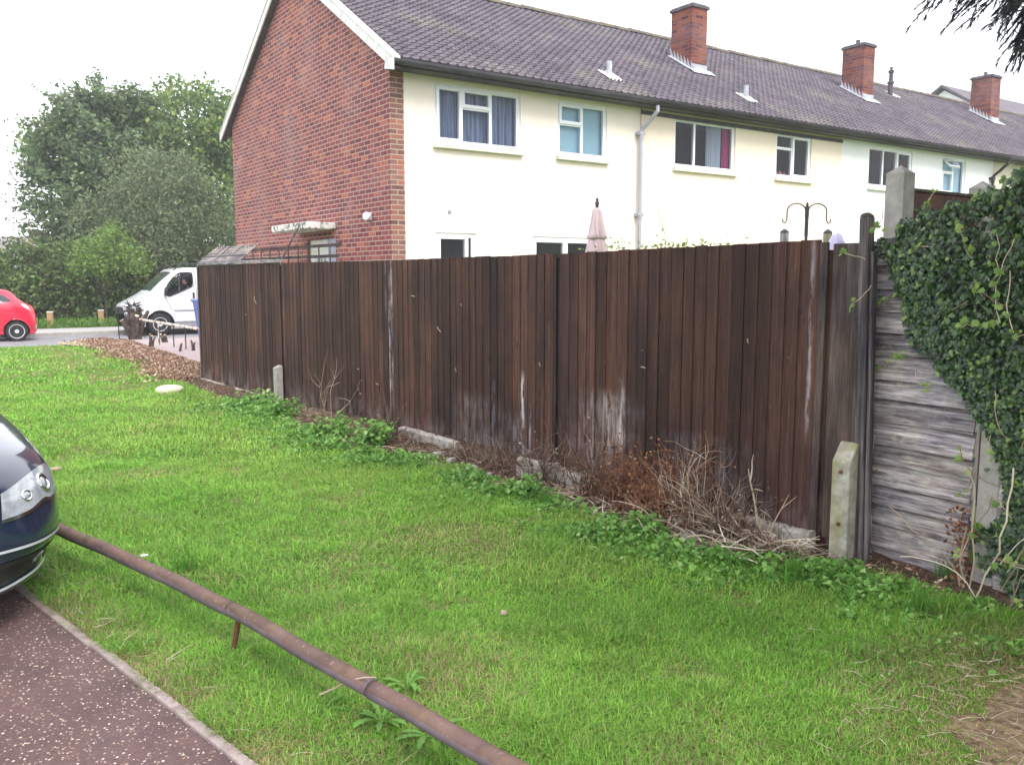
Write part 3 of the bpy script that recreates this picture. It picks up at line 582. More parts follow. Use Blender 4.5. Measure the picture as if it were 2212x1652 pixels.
#@@PART2
# ------------------------------------------------------------ wood materials
def woodmat(name, stops, pale, palef=(.62, .8), stretch=(30, 30, 1.2), isl=.3, base_z=None, rough=.75, blotch=1., fine=False, marks=(), lapm=False):
    s = NT(name, rough, .25); v = s.coord(stretch); c = s.ramp(s.noise(v, 1, 6, .65), stops)
    if lapm: c = s.mix(1., c, s.ramp(s.noise(s.coord((9, 100, 130)), 1, 5, .75), [(.32, .5), (.5, 1.), (.7, 1.7)]), 'MULTIPLY'); c = s.mix(s.ramp(s.noise(s.coord((10, 10, 14)), 1, 5, .7), [(.55, 0.), (.68, .55)]), c, (.42,.38,.3))
    if fine:
        c = s.mix(1., c, s.ramp(s.noise(s.coord((110, 110, 5)), 1, 4, .7), [(.3, .55), (.5, 1.), (.72, 1.6)]), 'MULTIPLY')
        c = s.mix(s.ramp(s.noise(s.coord((24, 24, 3.5)), 1, 5, .7), [(.7, 0.), (.78, .5)]), c, (.17,.14,.13))
    for mx_, mw, z0, z1, am in marks:
        tc = s.N('ShaderNodeTexCoord'); sp = s.N('ShaderNodeSeparateXYZ'); s.L(tc.outputs['Object'], sp.inputs[0])
        dx = s.math('ABSOLUTE', s.math('SUBTRACT', s.math('ADD', sp.outputs[0], s.math('MULTIPLY', s.noise(s.coord((1,1,3)), 2, 3), mw*1.2)), mx_+mw*.6))
        f = s.math('MULTIPLY', s.ramp(s.math('DIVIDE', dx, mw), [(.3, am), (1., 0.)]), s.ramp(s.noise(s.coord((28, 28, 5)), 1, 5, .7), [(.42, 0.), (.6, 1.)]))
        zc = s.math('ABSOLUTE', s.math('SUBTRACT', sp.outputs[2], (z0+z1)/2)); f = s.math('MULTIPLY', f, s.ramp(s.math('DIVIDE', zc, (z1-z0)/2), [(.7, 1.), (1., 0.)])); c = s.mix(f, c, (.5,.48,.5))
    c = s.mix(1., c, s.ramp(s.island(), [(0, 1-isl), (1, 1+isl)]), 'MULTIPLY')
    bl = s.ramp(s.noise(s.coord((1.2,2,3.2) if lapm else (1.6,1.6,.9)), 1.3, 4), [(.38, (.55,.55,.66)), (.62, (1.15,1.08,1.)), (.8, (1.5,1.2,.95))]); c = s.mix(blotch, c, bl, 'MULTIPLY')
    st = s.math('MULTIPLY', s.ramp(s.noise(s.coord((5, 8, 34) if lapm else (22, 22, .8)), 1, 5), [(palef[0], 0.), (palef[1], 1.)]), s.ramp(s.noise(s.coord(), 2.2, 3), [(.4, .1), (.7, .9)]))
    c = s.mix(st, c, pale)
    if base_z:                                                   # salts and algae rising from the ground: marks with their own shape
        tc = s.N('ShaderNodeTexCoord'); sp = s.N('ShaderNodeSeparateXYZ'); s.L(tc.outputs['Object'], sp.inputs[0])
        zz = s.math('ADD', sp.outputs[2], s.math('MULTIPLY', s.noise(s.coord((9, 9, 1.5)), 1, 4), .5)); h = s.ramp(zz, [(.22, .6), (base_z, 0.)])
        c = s.mix(s.math('MULTIPLY', h, s.ramp(s.noise(s.coord((5,5,2)), 2, 5), [(.42, 0.), (.62, 1.)])), c, (.3,.27,.26))
        spots = s.ramp(s.noise(s.coord((1,1,1)), 26, 2), [(.75, 0.), (.79, .5)]); c = s.mix(spots, c, (.3,.28,.26))
        kn = s.N('ShaderNodeTexVoronoi'); kn.inputs['Scale'].default_value = 1; s.L(s.coord((7, 7, 2.6)), kn.inputs['Vector']); c = s.mix(s.ramp(kn.outputs['Distance'], [(.06, .75), (.12, 0.)]), c, (.02,.012,.01))
    s.base(c); s.bump(s.noise(s.coord((40, 40, 1.6)), 1, 5), .5, .006); return s.m
M['fence'] = woodmat('brown_stained_boards', [(.28, (.032,.015,.012)), (.5, (.06,.029,.021)), (.72, (.1,.05,.036))], (.2,.17,.16), (.66, .8), stretch=(34, 34, .7), base_z=.6, isl=.42, fine=True, blotch=.8, marks=[(5.8,.035,.15,1.9,.9),(5.72,.02,1.2,1.9,.6),(7.55,.03,.0,.75,.8),(7.95,.035,.0,.85,.8),(8.05,.02,.1,.6,.5),(8.95,.1,.3,.8,.35),(9.1,.04,.2,.9,.4),(10.62,.02,.6,1.9,.4),(3.15,.012,.5,1.9,.3),(1.2,.02,.5,.8,.4),(7.3,.5,.0,.6,.2),(8.9,.45,.0,.8,.25),(9.9,.5,.0,.6,.22),(7.8,.25,.0,.5,.2)])
M['greywood'] = woodmat('weathered_grey_wood', [(.3, (.025,.021,.022)), (.5, (.085,.074,.077)), (.7, (.2,.18,.18))], (.34,.32,.31), (.5, .7), fine=True)
M['lap'] = woodmat('weathered_lap_boards', [(.3, (.055,.047,.05)), (.5, (.2,.18,.185)), (.66, (.46,.43,.42))], (.55,.53,.5), (.46, .66), stretch=(3, 30, 60), isl=.5, lapm=True)
M['greybrown'] = woodmat('grey_brown_board', [(.3, (.035,.026,.022)), (.6, (.09,.068,.058)), (.75, (.16,.13,.11))], (.26,.24,.22), (.52, .75), fine=True)
M['fence2'] = woodmat('red_brown_panel', [(.3, (.06,.03,.028)), (.6, (.12,.06,.05))], (.3,.25,.22), (.7, .85))
s = NT('mossy_concrete', .92, .15); v = s.coord(); c = s.ramp(s.noise(v, 16, 5), [(.3, (.24,.23,.19)), (.7, (.5,.49,.42))]); c = s.mix(s.ramp(s.noise(s.coord((9, 9, 2.2)), 1, 4), [(.42, 0.), (.66, .8)]), c, (.26,.24,.08)); s.base(c); s.bump(s.noise(v, 90, 4), .6, .006); M['moss'] = s.m
M['stain'] = simple('rusty_bolt', (.09,.04,.025), (.16,.07,.04), 40, .8)
M['twig'] = leafmat('brown_dead_stems', [(0, (.06,.03,.024)), (.5, (.13,.07,.05)), (.8, (.24,.16,.12)), (1, (.5,.42,.34))], .9, 0); M['paletwig'] = leafmat('pale_dry_stalks', [(0, (.2,.13,.09)), (.5, (.42,.32,.23)), (1, (.7,.61,.5))], .9, 0)
M['bark'] = simple('brown_bark', (.045,.033,.028), (.13,.1,.085), 12, .95, bump=.8); M['cut'] = simple('cut_wood', (.75,.62,.45), (.62,.5,.34), 12, .9)

# ------------------------------------------------------------ brown fence
fence = thing('board_fence', 'long brown stained close board fence with one concrete spur, running along the grass', 'fence', (FA[0], FA[1], 0), FROT)
# local frame of the fence: x along, y: +1 is behind (garden side) or front?
fl = Matrix.Rotation(FROT, 3, 'Z') @ Vector((0, 1, 0)); YS = 1 if fl.x*FN[0]+fl.y*FN[1] < 0 else -1      # YS*y>0 is behind
BZ = lambda u: float(np.interp(u, [0, 3.1, 5.83, 7, 10.8, 11.2], [.0, .06, .13, .135, .135, .13])); TZ = lambda u: float(np.interp(u, [0, 3.1, 5.83, 8.4, 10.7], [1.775, 1.783, 1.775, 1.785, 1.815]))
def fy(a, b): a, b = YS*a, YS*b; return min(a, b), max(a, b)
bays = [(.0, 3.065), (3.115, 5.785), (5.85, 8.37), (8.41, 10.66)]
for bi, (a, b) in enumerate(bays):
    m = MB(); u = a; k = 0
    while u < b-.02:
        wd = min(random.choice([.095, .1, .105, .11]), b-u); 
        if b-(u+wd) < .03: wd = b-u
        zt = TZ(u)+random.uniform(-.003, .003); zb = BZ(u)+random.uniform(-.008, .008); y = random.uniform(-.002, .002)
        # feather-edged board lapping its neighbour
        A = [(u, YS*(-.005+y)), (u+wd+.006, YS*(-.0115+y)), (u+wd+.006, YS*(.0+y)), (u, YS*(.006+y))]
        tl = random.uniform(-.003, .003)
        vs = [(x, yy, zb) for x, yy in A]+[(x+tl, yy, zt+(tl if i in (1, 2) else 0)) for i, (x, yy) in enumerate(A)]
        m.add(vs, [(3,2,1,0), (4,5,6,7)]+[(i, (i+1) % 4, 4+(i+1) % 4, 4+i) for i in range(4)]); u += wd; k += 1
    pn = m.build('fence_panel', M['fence'], fence)
    rl = MB()
    for z in (.35, .95, 1.6): rl.box(a+.07, b-.07, *fy(.012, .06), z-.035, z+.035)
    rl.build('rail', M['fence2'], pn)
for u in (3.1, 5.835, 8.4, 10.73): MB().box(u-.08, u+.08, *fy(.0075, .06), -.2, 1.755).build('fence_post', M['black' if u in (3.1, 8.4) else 'fence'], fence)
MB().bbox(-.09, -.015, *fy(-.01, .07), -.2, 1.79, .008).build('end_post', M['greywood'], fence)
MB().bbox(-.012, .0, *fy(-.02, .0), .0, 1.76, .003).build('end_trim', M['fence'], fence)
# top ledge on the first bay
# grey boards at the right end
for a, b, y, t, nm in [(10.67, 10.715, -.02, 1.8, 0), (10.74, 10.955, .0, 1.79, 1)]:
    MB().bbox(a, b, *fy(y-.0, y+.02), .1, t, .004).build('grey_end_board', M['greybrown'], fence)
def spur(u0, u1, n0, n1, ztop, ch, name, mat, zb=-.1, bolts=True):
    m = MB(); f, bk = -n1*YS, -n0*YS                                # front and back in local y
    vs = []
    for u in (u0, u1): vs += [(u, f, zb), (u, f, ztop-ch), (u, f+(bk-f)*.75, ztop), (u, bk, ztop), (u, bk, zb)]
    m.add(vs, [(0,1,2,3,4), (9,8,7,6,5)]+[(i, 5+i, 5+(i+1) % 5, (i+1) % 5) for i in range(5)]); o = m.build(name, mat, fence)
    bv = o.modifiers.new('bevel', 'BEVEL'); bv.width = .008; bv.segments = 2
    if bolts:
        for z in (ztop*.8-.02, ztop*.34): b = MB(); b.tube([((u0+u1)/2+.004, f, z), ((u0+u1)/2+.004, f-YS*.012, z)], .011, 8); b.build('bolt', M['stain'], o)
    return o
zs1 = onV(1815, 955, FA+FN*.06, FB+FN*.06)[1]; zs0 = onV(605, 790, FA+FN*.06, FB+FN*.06)[1]
spur(10.85, 10.96, .0, .1, zs1+.0, .1, 'concrete_spur', M['moss'])
s0_ = spur(3.0, 3.1, .02, .11, zs0, .03, 'concrete_spur', M['conc'], bolts=False); s0_['label'] = 'small smooth grey concrete spur'
for u, z, L, a in [(1.9, 1.1, .05, .3), (6.3, 1.42, .05, 2.8), (6.75, 1.1, .07, 2.2), (7.1, 1.35, .03, 1.4), (5.1, .62, .06, .2), (5.5, .5, .08, .1), (2.3, 1.25, .12, 1.9), (9.3, .98, .05, .2), (8.2, .9, .04, 1.6), (7.0, .75, .05, 1.3), (10.2, 1.2, .04, 1.5)]:
    m = MB(); pts = [(u, -YS*.02, z), (u+L*.5*math.cos(a), -YS*.035, z+L*.5*math.sin(a)), (u+L*math.cos(a), -YS*.03, z+L*math.sin(a)-.012)]; m.tube(pts, .004, 5); m.build('creeper_snag', M['paletwig'], fence)
# tall weathered timber post
tp = thing('timber_post', 'tall weathered grey timber post standing between the brown fence and grey lap panel', 'post', (*FP(10.99, -.01)[:2], 0), FROT); tp.rotation_euler = (0, -.028, FROT)
m = MB(); m.bbox(-.035, .018, -.03, .03, -.2, 1.93, .006); m.bbox(.026, .044, -.02, .02, -.1, 1.74, .004); m.build('post_shaft', M['greywood'], tp)
m = MB(); m.add([(-.035,-.03,1.929),(.018,-.03,1.929),(.018,.03,1.929),(-.035,.03,1.929),(-.03,-.02,1.945),(.012,-.02,1.95),(.01,.025,1.94),(-.03,.025,1.955)], [(0,1,5,4),(1,2,6,5),(2,3,7,6),(3,0,4,7),(4,5,6,7)]); m.build('rotten_top', M['greybrown'], tp)

# grey lap panel under the ivy
Q0 = np.array(G(1868, 1203)); Q1 = np.array(G(2130, 1282)); QE = (Q1-Q0)/np.hypot(*(Q1-Q0)); QN = np.array([QE[1], -QE[0]]); QR = math.atan2(QE[1], QE[0])
if QN@(-Q0) < 0: QN = -QN
ql = Matrix.Rotation(QR, 3, 'Z') @ Vector((0, 1, 0)); QS = 1 if ql.x*QN[0]+ql.y*QN[1] > 0 else -1           # QS*y>0 is the camera side
lap = thing('lap_fence', 'weathered grey horizontal lap fence panels half buried under ivy', 'fence', (Q0[0], Q0[1], 0), QR)
def lap_panel(a, b):
    m = MB(); z = .0; k = 0
    while z < 1.8:
        h = random.uniform(.105, .135); t0 = random.uniform(-.006, .006); t1 = random.uniform(-.008, .008); n = 14; V = []
        for i in range(n+1):
            x = a+(b-a)*i/n; wv = .004*math.sin(i*1.3+k*2)
            for yy, zz in ((.036+wv*.5, z-.014+t0+(t1-t0)*i/n), (.004, z+h), (.0, z+h), (.022+wv*.5, z-.014+t0+(t1-t0)*i/n)): V.append((x, QS*yy, zz))
        F = [(i*4+j, i*4+(j+1) % 4, i*4+4+(j+1) % 4, i*4+4+j) for i in range(n) for j in range(4)]+[(0,1,2,3), (n*4+3, n*4+2, n*4+1, n*4)]
        m.add(V, F); z += h; k += 1
    return m.build('lap_panel', M['lap'], lap)
lap_panel(-.02, .6); lap_panel(.74, 2.5)
for u in (.67, 2.56): MB().bbox(u-.045, u+.055, *sorted((-QS*.08, QS*.004)), -.1, 1.5, .01).build('fence_post', M['conc'], lap)
bt = MB(); bt.bbox(-.06, -.025, *sorted((QS*-.01, QS*.05)), -.05, 1.8, .004); bt.build('edge_batten', M['greywood'], lap)

# tall concrete posts and the short panel behind, one fence line between the gardens
T0 = np.array([2.2, 5.02]); nf = thing('garden_fence', 'taller garden fence of pale concrete posts and a short dark brown panel above the ivy', 'fence', (T0[0], T0[1], 0), ROTZ)
for x in (0, .9, 2.75):
    m = MB(); w_ = .055; zt = 2.2+(.03 if x == 0 else 0)
    m.box(x-w_, x+w_, -w_, w_, -.1, zt-.045); m.add([(x-w_, -w_, zt-.045), (x+w_, -w_, zt-.045), (x+w_, w_, zt-.045), (x-w_, w_, zt-.045), (x, 0, zt)], [(0,1,4), (1,2,4), (2,3,4), (3,0,4)]); m.build('concrete_post', M['conc'], nf)
for a, b in ((.06, .84), (.96, 2.69)):
    m = MB(); u = a
    while u < b: m.box(u, min(u+.1, b)-.003, -.01, .012, .1, 2.0); u += .1
    pn = m.build('fence_panel', M['fence2'], nf); MB().bbox(a, b, -.035, -.011, 1.98, 2.085, .005).build('top_rail', M['fence2'], pn); MB().bbox(a, b, -.045, .03, 2.087, 2.105, .003).build('capping', M['greybrown'], pn)

# trellis on the first bay and lattice railing further back
tr = thing('trellis', 'pale weathered slatted trellis sloping back from the fence top at its far left end', 'trellis', (FA[0], FA[1], 0), FROT)
m = MB(); m.bbox(.02, 3.05, *fy(-.03, .05), 1.785, 1.83, .006); m.build('ledge', M['lap'], tr)
for i in range(21):
    m = MB(); u = .04+i*.082; m.tube([(u, YS*.0, 1.835), (u+.03+.02*random.random(), YS*.26, 2.05+.02*random.random())], .012, 5); m.build('slat', M['lap'], tr)
for q in (.3, .9):
    m = MB(); m.tube([(.02, YS*.26*q, 1.85+.21*q), (1.74, YS*.26*q, 1.85+.21*q)], .01, 5); m.build('cross_slat', M['greywood'], tr)
m = MB(); m.tube([(2.98, YS*.05, 1.8), (3.12, YS*.25, 2.25)], .012, 5); m.build('cane', M['greywood'], tr)
la = px_at(468, 600, 15.2); lb = px_at(738, 600, 11.6); LA = np.array(la[:2]); LB = np.array(lb[:2]); le = (LB-LA); LL = float(np.hypot(*le)); le /= LL
lt = thing('lattice_railing', 'thin dark wooden lattice railing in the garden in front of the brick gable', 'railing', (LA[0], LA[1], 0), math.atan2(le[1], le[0]))
m = MB()
ztop = onV(600, 537, LA, LB)[1]; zlo = onV(600, 558, LA, LB)[1]
m.box(0, LL, -.02, .02, ztop-.02, ztop+.02); m.box(0, LL*.98, -.02, .02, zlo-.02, zlo+.02); m.box(0, LL, -.025, .025, 1.3, 1.34); m.build('rail', M['greybrown'], lt)
u = .05
while u < LL: MB().box(u-.012, u+.012, -.03, -.021, .0, ztop+.01).build('upright', M['greybrown'], lt); u += .33

# ------------------------------------------------------------ garden things above the fence
pp = px_at(1290, 427, 9.3); par = thing('garden_parasol', 'closed pale pink garden parasol standing behind the brown fence', 'parasol', (pp[0], pp[1], 0))
par.scale = (.8,.8,1); zt = pp[2]; m = MB(); m.tube([(0,0,0), (0,0,zt-.05)], .022, 10); m.build('pole', M['greybrown'], par)
m = MB(); m.lathe([(.012, zt-.09), (.028, zt-.07), (.028, zt-.05), (.016, zt-.04), (.022, zt-.02), (.004, zt)], 10); m.build('finial', M['gutter'], par)
flt = lambda a, i: 1+.22*math.sin(7*a)+.1*math.sin(3*a+i*.3)
M['pinkcloth'] = simple('pale_pink_canvas', (.62,.5,.5), (.52,.4,.41), 6, .9)
m = MB(); m.lathe([(.015, zt-.1), (.05, zt-.13), (.07, zt-.25), (.1, zt-.38), (.12, zt-.42), (.1, zt-.43)], 42, fluting=flt); m.build('top_vent', M['pinkcloth'], par, smooth=True)
m = MB(); m.lathe([(.055, zt-.4), (.09, zt-.43), (.125, zt-.55), (.15, zt-.9), (.155, zt-1.5), (.12, zt-1.55), (.05, zt-1.5)], 42, fluting=flt); m.build('folded_canopy', M['pinkcloth'], par, smooth=True)
fp = px_at(1744, 440, 8.2); fd = thing('bird_feeder_stand', 'dark metal bird feeder pole with two curled arms above the fence', 'bird feeder stand', (fp[0], fp[1], 0), .15); zt = fp[2]
m = MB(); m.tube([(0,0,0), (0,0,zt-.04)], .014, 8); m.lathe([(.02, zt-.12), (.02, zt-.04), (.008, zt+.01)], 8); m.build('pole', M['gutter'], fd)
for sg in (1, -1):
    pts = [(sg*.012, 0, zt-.3)]+[(sg*(.012+.092*(1-math.cos(a))), 0, zt-.07+.07*math.sin(a)) for a in [math.pi*k/12 for k in range(13)]]
    pts += [(sg*.196, 0, zt-.15), (sg*.215, 0, zt-.18), (sg*.235, 0, zt-.17), (sg*.237, 0, zt-.14)]
    m = MB(); m.tube([(sg*.012, 0, zt-.3), (sg*.012, 0, zt-.1)]+pts[2:], .006, 6); m.build('arm', M['gutter'], fd)
M['seed'] = simple('seed_mix', (.5,.42,.25), (.25,.3,.15), 60, .9); M['cage'] = simple('feeder_wire', (.3,.3,.3), (.4,.4,.4), 5, .4, metal=.6)
for sg, lbl in ((1, 'bird feeder with yellow seed hanging from the right arm of the stand'), (-1, 'wire bird feeder hanging from the left arm of the stand')):
    cx, sy = math.cos(.15), math.sin(.15); f = thing('bird_feeder', lbl, 'bird feeder', (fp[0]+sg*.215*cx, fp[1]+sg*.215*sy, zt-.47), .15, 'bird feeders hanging from the stand')
    m = MB(); m.lathe([(.034, 0), (.034, .2)], 12); m.build('seed_tube', M['seed'] if sg > 0 else M['cage'], f)
    m = MB(); m.lathe([(.04, .2), (.04, .212), (.012, .235)], 12); m.build('lid', M['gutter'], f)
    m = MB()
    for k in range(8): a = k*math.pi/4; m.tube([(.04*math.cos(a), .04*math.sin(a), 0), (.04*math.cos(a), .04*math.sin(a), .2)], .002, 4)
    for z in (0, .07, .14): m.lathe([(.043, z), (.043, z+.006)], 12)
    m.tube([(0,0,.23), (.012,0,.26), (0,0,.285)], .002, 4); m.build('wire_cage', M['cage'], f)
lp = px_at(1808, 505, 8.0); M['lilac'] = simple('pale_lilac_cloth', (.55,.5,.75), (.7,.66,.85), 20, .8, stretch=(3,3,.3))
m = MB(); m.lathe([(.02, .0), (.06, .02), (.085, .25), (.075, .38), (.04, .46), (.008, .48)], 18, fluting=lambda a, i: 1+.12*math.sin(6*a)); o = m.build('garden_cover', M['lilac'], None, smooth=True); o.location = (lp[0], lp[1], lp[2]-.47); tag(o, 'small pale lilac rounded cloth cover showing over the fence top beside the feeder', 'cover')
m = MB(); m.tube([(0,0,-1.35), (0,0,.03)], .012, 6); q_ = m.build('stake', M['greybrown'], o)

# ------------------------------------------------------------ twigs and plants
def curve_pts(p, d, L, n=6, wob=.15, droop=0):
    p = Vector(p); d = Vector(d).normalized(); out = [p.copy()]
    for i in range(n):
        d = (d+Vector((random.gauss(0, wob), random.gauss(0, wob), random.gauss(0, wob)-droop))).normalized(); p = p+d*L/n; out.append(p.copy())
    return out
def twig(m, p, d, L, r, n=6, wob=.12, droop=0., branch=0, mi=0, sides=4):
    pts = curve_pts(p, d, L, n, wob, droop); m.tube(pts, [r*(1-.75*i/n) for i in range(n+1)], sides, False, mi)
    if branch > 0:
        for k in range(random.randint(2, 4)):
            i = random.randint(1, n-1); dd = (pts[i+1]-pts[i]).normalized()+Vector((random.gauss(0,.6), random.gauss(0,.6), random.gauss(0,.5)))
            twig(m, pts[i], dd, L*random.uniform(.3, .55), r*.55, 4, wob*1.3, droop, branch-1, mi, 3)
def dead_bush(name, label, u, n, count, hgt, spread, cat='dead shrub', mat='twig', lean=(0, 0), r=.0038, leaves=0, br=1, grp=None):
    x, y, _ = FP(u, n); z = float(ground_z(x, y)); m = MB()
    for k in range(count):
        a = random.uniform(0, 2*math.pi); rr = random.uniform(0, spread*.45); p = FE*(math.cos(a)*rr*1.4)+FN*(math.sin(a)*rr*.5)
        d = (FE[0]*random.gauss(lean[0], .4)+FN[0]*random.gauss(lean[1], .2), FE[1]*random.gauss(lean[0], .4)+FN[1]*random.gauss(lean[1], .2), 1)
        twig(m, (p[0], p[1], 0), d, hgt*random.uniform(.5, 1.1), r*random.uniform(.6, 1.3), 6, .16, .05, br)
    if leaves:
        tips = m.v[::3]
        for k in range(leaves):
            t = Vector(random.choice(tips)); s_ = random.uniform(.006, .014); a = Vector((random.gauss(0,1), random.gauss(0,1), random.gauss(0,1))).normalized()*s_; b = a.orthogonal().normalized()*s_*.7
            m.add([t-a, t+b, t+a, t-b], [(0,1,2,3)])
    if x*FN[0] != 1e9:                                            # nothing pokes through the boards
        for i, v in enumerate(m.v):
            nn = (v[0]+x-FA[0])*FN[0]+(v[1]+y-FA[1])*FN[1]
            if nn < .03: k = .03-nn; m.v[i] = (v[0]+FN[0]*k, v[1]+FN[1]*k, v[2])
    o = m.build(name, M[mat], None, fix=False); o.location = (x, y, z); return tag(o, label, cat, grp)
M['rusttwig'] = leafmat('rust_brown_dead_foliage', [(0, (.1,.042,.026)), (.5, (.22,.09,.05)), (.9, (.36,.18,.1)), (1, (.5,.32,.18))], .9, .1)
G_ = 'dead shrubs along the fence foot'
dead_bush('dead_shrub', 'rusty brown dead shrub, tallest of the dead growth against the fence', 9.85, .2, 60, .6, .3, mat='rusttwig', leaves=1500, lean=(-.15, 0), grp=G_)
dead_bush('dead_shrub', 'dense clump of thin brown dead stems just right of the tallest rusty shrub', 10.12, .28, 75, .46, .5, leaves=500, grp=G_)
dead_bush('dead_shrub', 'low arching tangle of red brown brambles by the broken kerb stones', 9.0, .2, 46, .52, .5, lean=(.5, .15), leaves=300, grp=G_)
dead_bush('dead_shrub', 'small reddish dead tuft between the brambles and the tallest rusty shrub', 9.55, .22, 44, .38, .4, mat='rusttwig', leaves=700, grp=G_)
dead_bush('dead_shrub', 'curled grey brown dead bramble heap beside the white kerb stones', 7.9, .2, 50, .36, .45, lean=(.3, .1), grp=G_)
dead_bush('dead_shrub', 'wiry brown dead creeper climbing the second fence joint', 5.8, .08, 16, .75, .25, lean=(-.1, 0), leaves=60, r=.004, grp=G_)
dead_bush('dead_shrub', 'tangled dead brown weeds at the bottom of the second fence joint', 6.1, .2, 24, .32, .5, lean=(.3, 0), grp=G_)
dead_bush('dead_shrub', 'sparse tall dead stalks rising in front of the second fence panel', 4.75, .18, 5, .85, .25, mat='paletwig', r=.006, lean=(-.1, 0), grp=G_)
dead_bush('dead_shrub', 'low brown brushwood heap at the right end of the fence', 10.45, .3, 70, .26, .6, lean=(.1, .3), grp=G_)
dead_bush('dead_shrub', 'thin grey dead stems left of the curled bramble heap', 7.35, 0.15, 30, 0.28, 0.5, mat='twig', leaves=60, lean=(0.2, 0.1), grp=G_)
dead_bush('dead_shrub', 'brown dead brambles growing over the tilted white kerb stone', 8.45, 0.18, 60, 0.5, 0.5, mat='twig', leaves=200, lean=(0.35, 0.1), grp=G_)
dead_bush('dead_shrub', 'red brown dead stems over the brown stained kerb lump', 9.25, 0.22, 70, 0.5, 0.5, mat='rusttwig', leaves=500, lean=(0.3, 0.1), grp=G_)
dead_bush('dead_shrub', 'bushy low rust coloured dead growth in front of the tallest rusty shrub', 9.75, 0.3, 60, 0.34, 0.4, mat='rusttwig', leaves=700, lean=(0.1, 0.2), grp=G_)
dead_bush('dead_shrub', 'straight upright pale dead stalks between rusty growth and brushwood heap', 10, 0.3, 44, 0.55, 0.4, mat='paletwig', leaves=0, lean=(0.15, 0.1), grp=G_)
dead_bush('dead_shrub', 'dark reddish dead twigs left of the cut shrub stump', 10.3, 0.35, 60, 0.3, 0.45, mat='twig', leaves=300, lean=(0.1, 0.2), grp=G_)
dead_bush('dead_shrub', 'low dead grass and stems over the long mossy kerb', 6.5, 0.15, 40, 0.18, 0.8, mat='twig', leaves=0, lean=(0.3, 0.1), grp=G_)
dead_bush('dead_shrub', 'short dead stems on bare soil beside the small concrete spur', 4.2, 0.2, 26, 0.16, 0.8, mat='paletwig', leaves=0, lean=(0.3, 0.3), grp=G_)
# cut stump with bare forked stems near the right end
x, y, _ = FP(10.53, .26); m = MB(); st = Vector((0, 0, 0))
for d, L, r in [((-.15,.1,1), .52, .011), ((.3,-.1,1), .38, .007), ((-.5,.2,.7), .35, .008), ((.6,-.5,.5), .34, .009), ((-.9,.9,.5), .42, .008), ((.2,-.6,.4), .3, .012), ((.75,-.2,.25), .3, .006)]: twig(m, st, d, L, r, 7, .1, .0, 1, sides=6)
m.tube([(0,0,-.05), (.01,0,.03), (.05,-.03,.12)], [.03, .026, .02], 8); o = m.build('shrub_stump', M['paletwig'], None); o.location = (x, y, 0); tag(o, 'cut shrub stump with bare pale forked stems near the mossy concrete spur', 'stump')
# long loose sticks lying on the soil strip
m = MB()
for k in range(900):
    u = random.choice([random.uniform(3.3, 11.1), random.uniform(8.3, 10.8), random.uniform(9.9, 10.8)]); n = random.uniform(.05, float(strip_w(u))+.05); x, y, _ = FP(u, n); z = float(ground_z(x, y))+.035; a = random.uniform(0, math.pi)
    twig(m, (x, y, z), (math.cos(a), math.sin(a), random.uniform(-.02, .35)), random.uniform(.06, .3), random.uniform(.0015, .0045), 4, .1, .08, 0, sides=4)
for i, v in enumerate(m.v):
    nn = (v[0]-FA[0])*FN[0]+(v[1]-FA[1])*FN[1]
    if nn < .02: k = .02-nn; m.v[i] = (v[0]+FN[0]*k, v[1]+FN[1]*k, v[2])
o = m.build('dead_sticks', M['paletwig'], None, fix=False); tag(o, 'loose dry sticks and snapped stems littering the bare soil', 'sticks', kind='stuff')
m = MB()
for k in range(3200):                                              # shredded bark and leaf scraps on the soil
    u = random.uniform(-.2, 11.6); n = random.uniform(.0, float(strip_w(u))+.12); x, y, _ = FP(u, n); z = float(ground_z(x, y))+.03+.04*math.exp(-(n*5)**2); s_ = random.uniform(.006, .022)
    a = Vector((random.gauss(0,1), random.gauss(0,1), random.gauss(0,.35))).normalized()*s_; b = a.cross(Vector((random.gauss(0,.4), random.gauss(0,.4), 1))).normalized()*s_*random.uniform(.2, .5); c_ = Vector((x, y, z)); m.add([c_-a, c_+b, c_+a, c_-b], [(0,1,2,3)])
M['scrap'] = leafmat('dead_scraps', [(0, (.1,.05,.03)), (.5, (.22,.12,.08)), (.85, (.42,.28,.2)), (1, (.6,.5,.4))], .95, 0)
o = m.build('leaf_scraps', M['scrap'], None, fix=False); tag(o, 'brown leaf and bark scraps covering the soil under the fence', 'leaf litter', kind='stuff')
m = MB()
for k in range(70):                                                # thicker snapped pale canes thrown on the heap
    u = random.uniform(9.7, 10.72); n = random.uniform(.16, .62); x, y, _ = FP(u, n); z = float(ground_z(x, y))+random.uniform(.02, .12); a = random.uniform(0, 6.28)
    twig(m, (x, y, z), (math.cos(a), math.sin(a), random.uniform(.0, .9)), random.uniform(.12, .42), random.uniform(.003, .0075), 6, .09, .06, 1 if k % 3 == 0 else 0, sides=5)
for i, v in enumerate(m.v):
    nn = (v[0]-FA[0])*FN[0]+(v[1]-FA[1])*FN[1]
    if nn < .03: k = .03-nn; m.v[i] = (v[0]+FN[0]*k, v[1]+FN[1]*k, v[2])
M['canes'] = leafmat('bleached_canes', [(0, (.3,.22,.16)), (.5, (.52,.43,.33)), (1, (.78,.7,.58))], .9, 0)
o = m.build('snapped_canes', M['canes'], None, fix=False); tag(o, 'heap of thick bleached snapped canes by the mossy concrete spur', 'canes', kind='stuff')
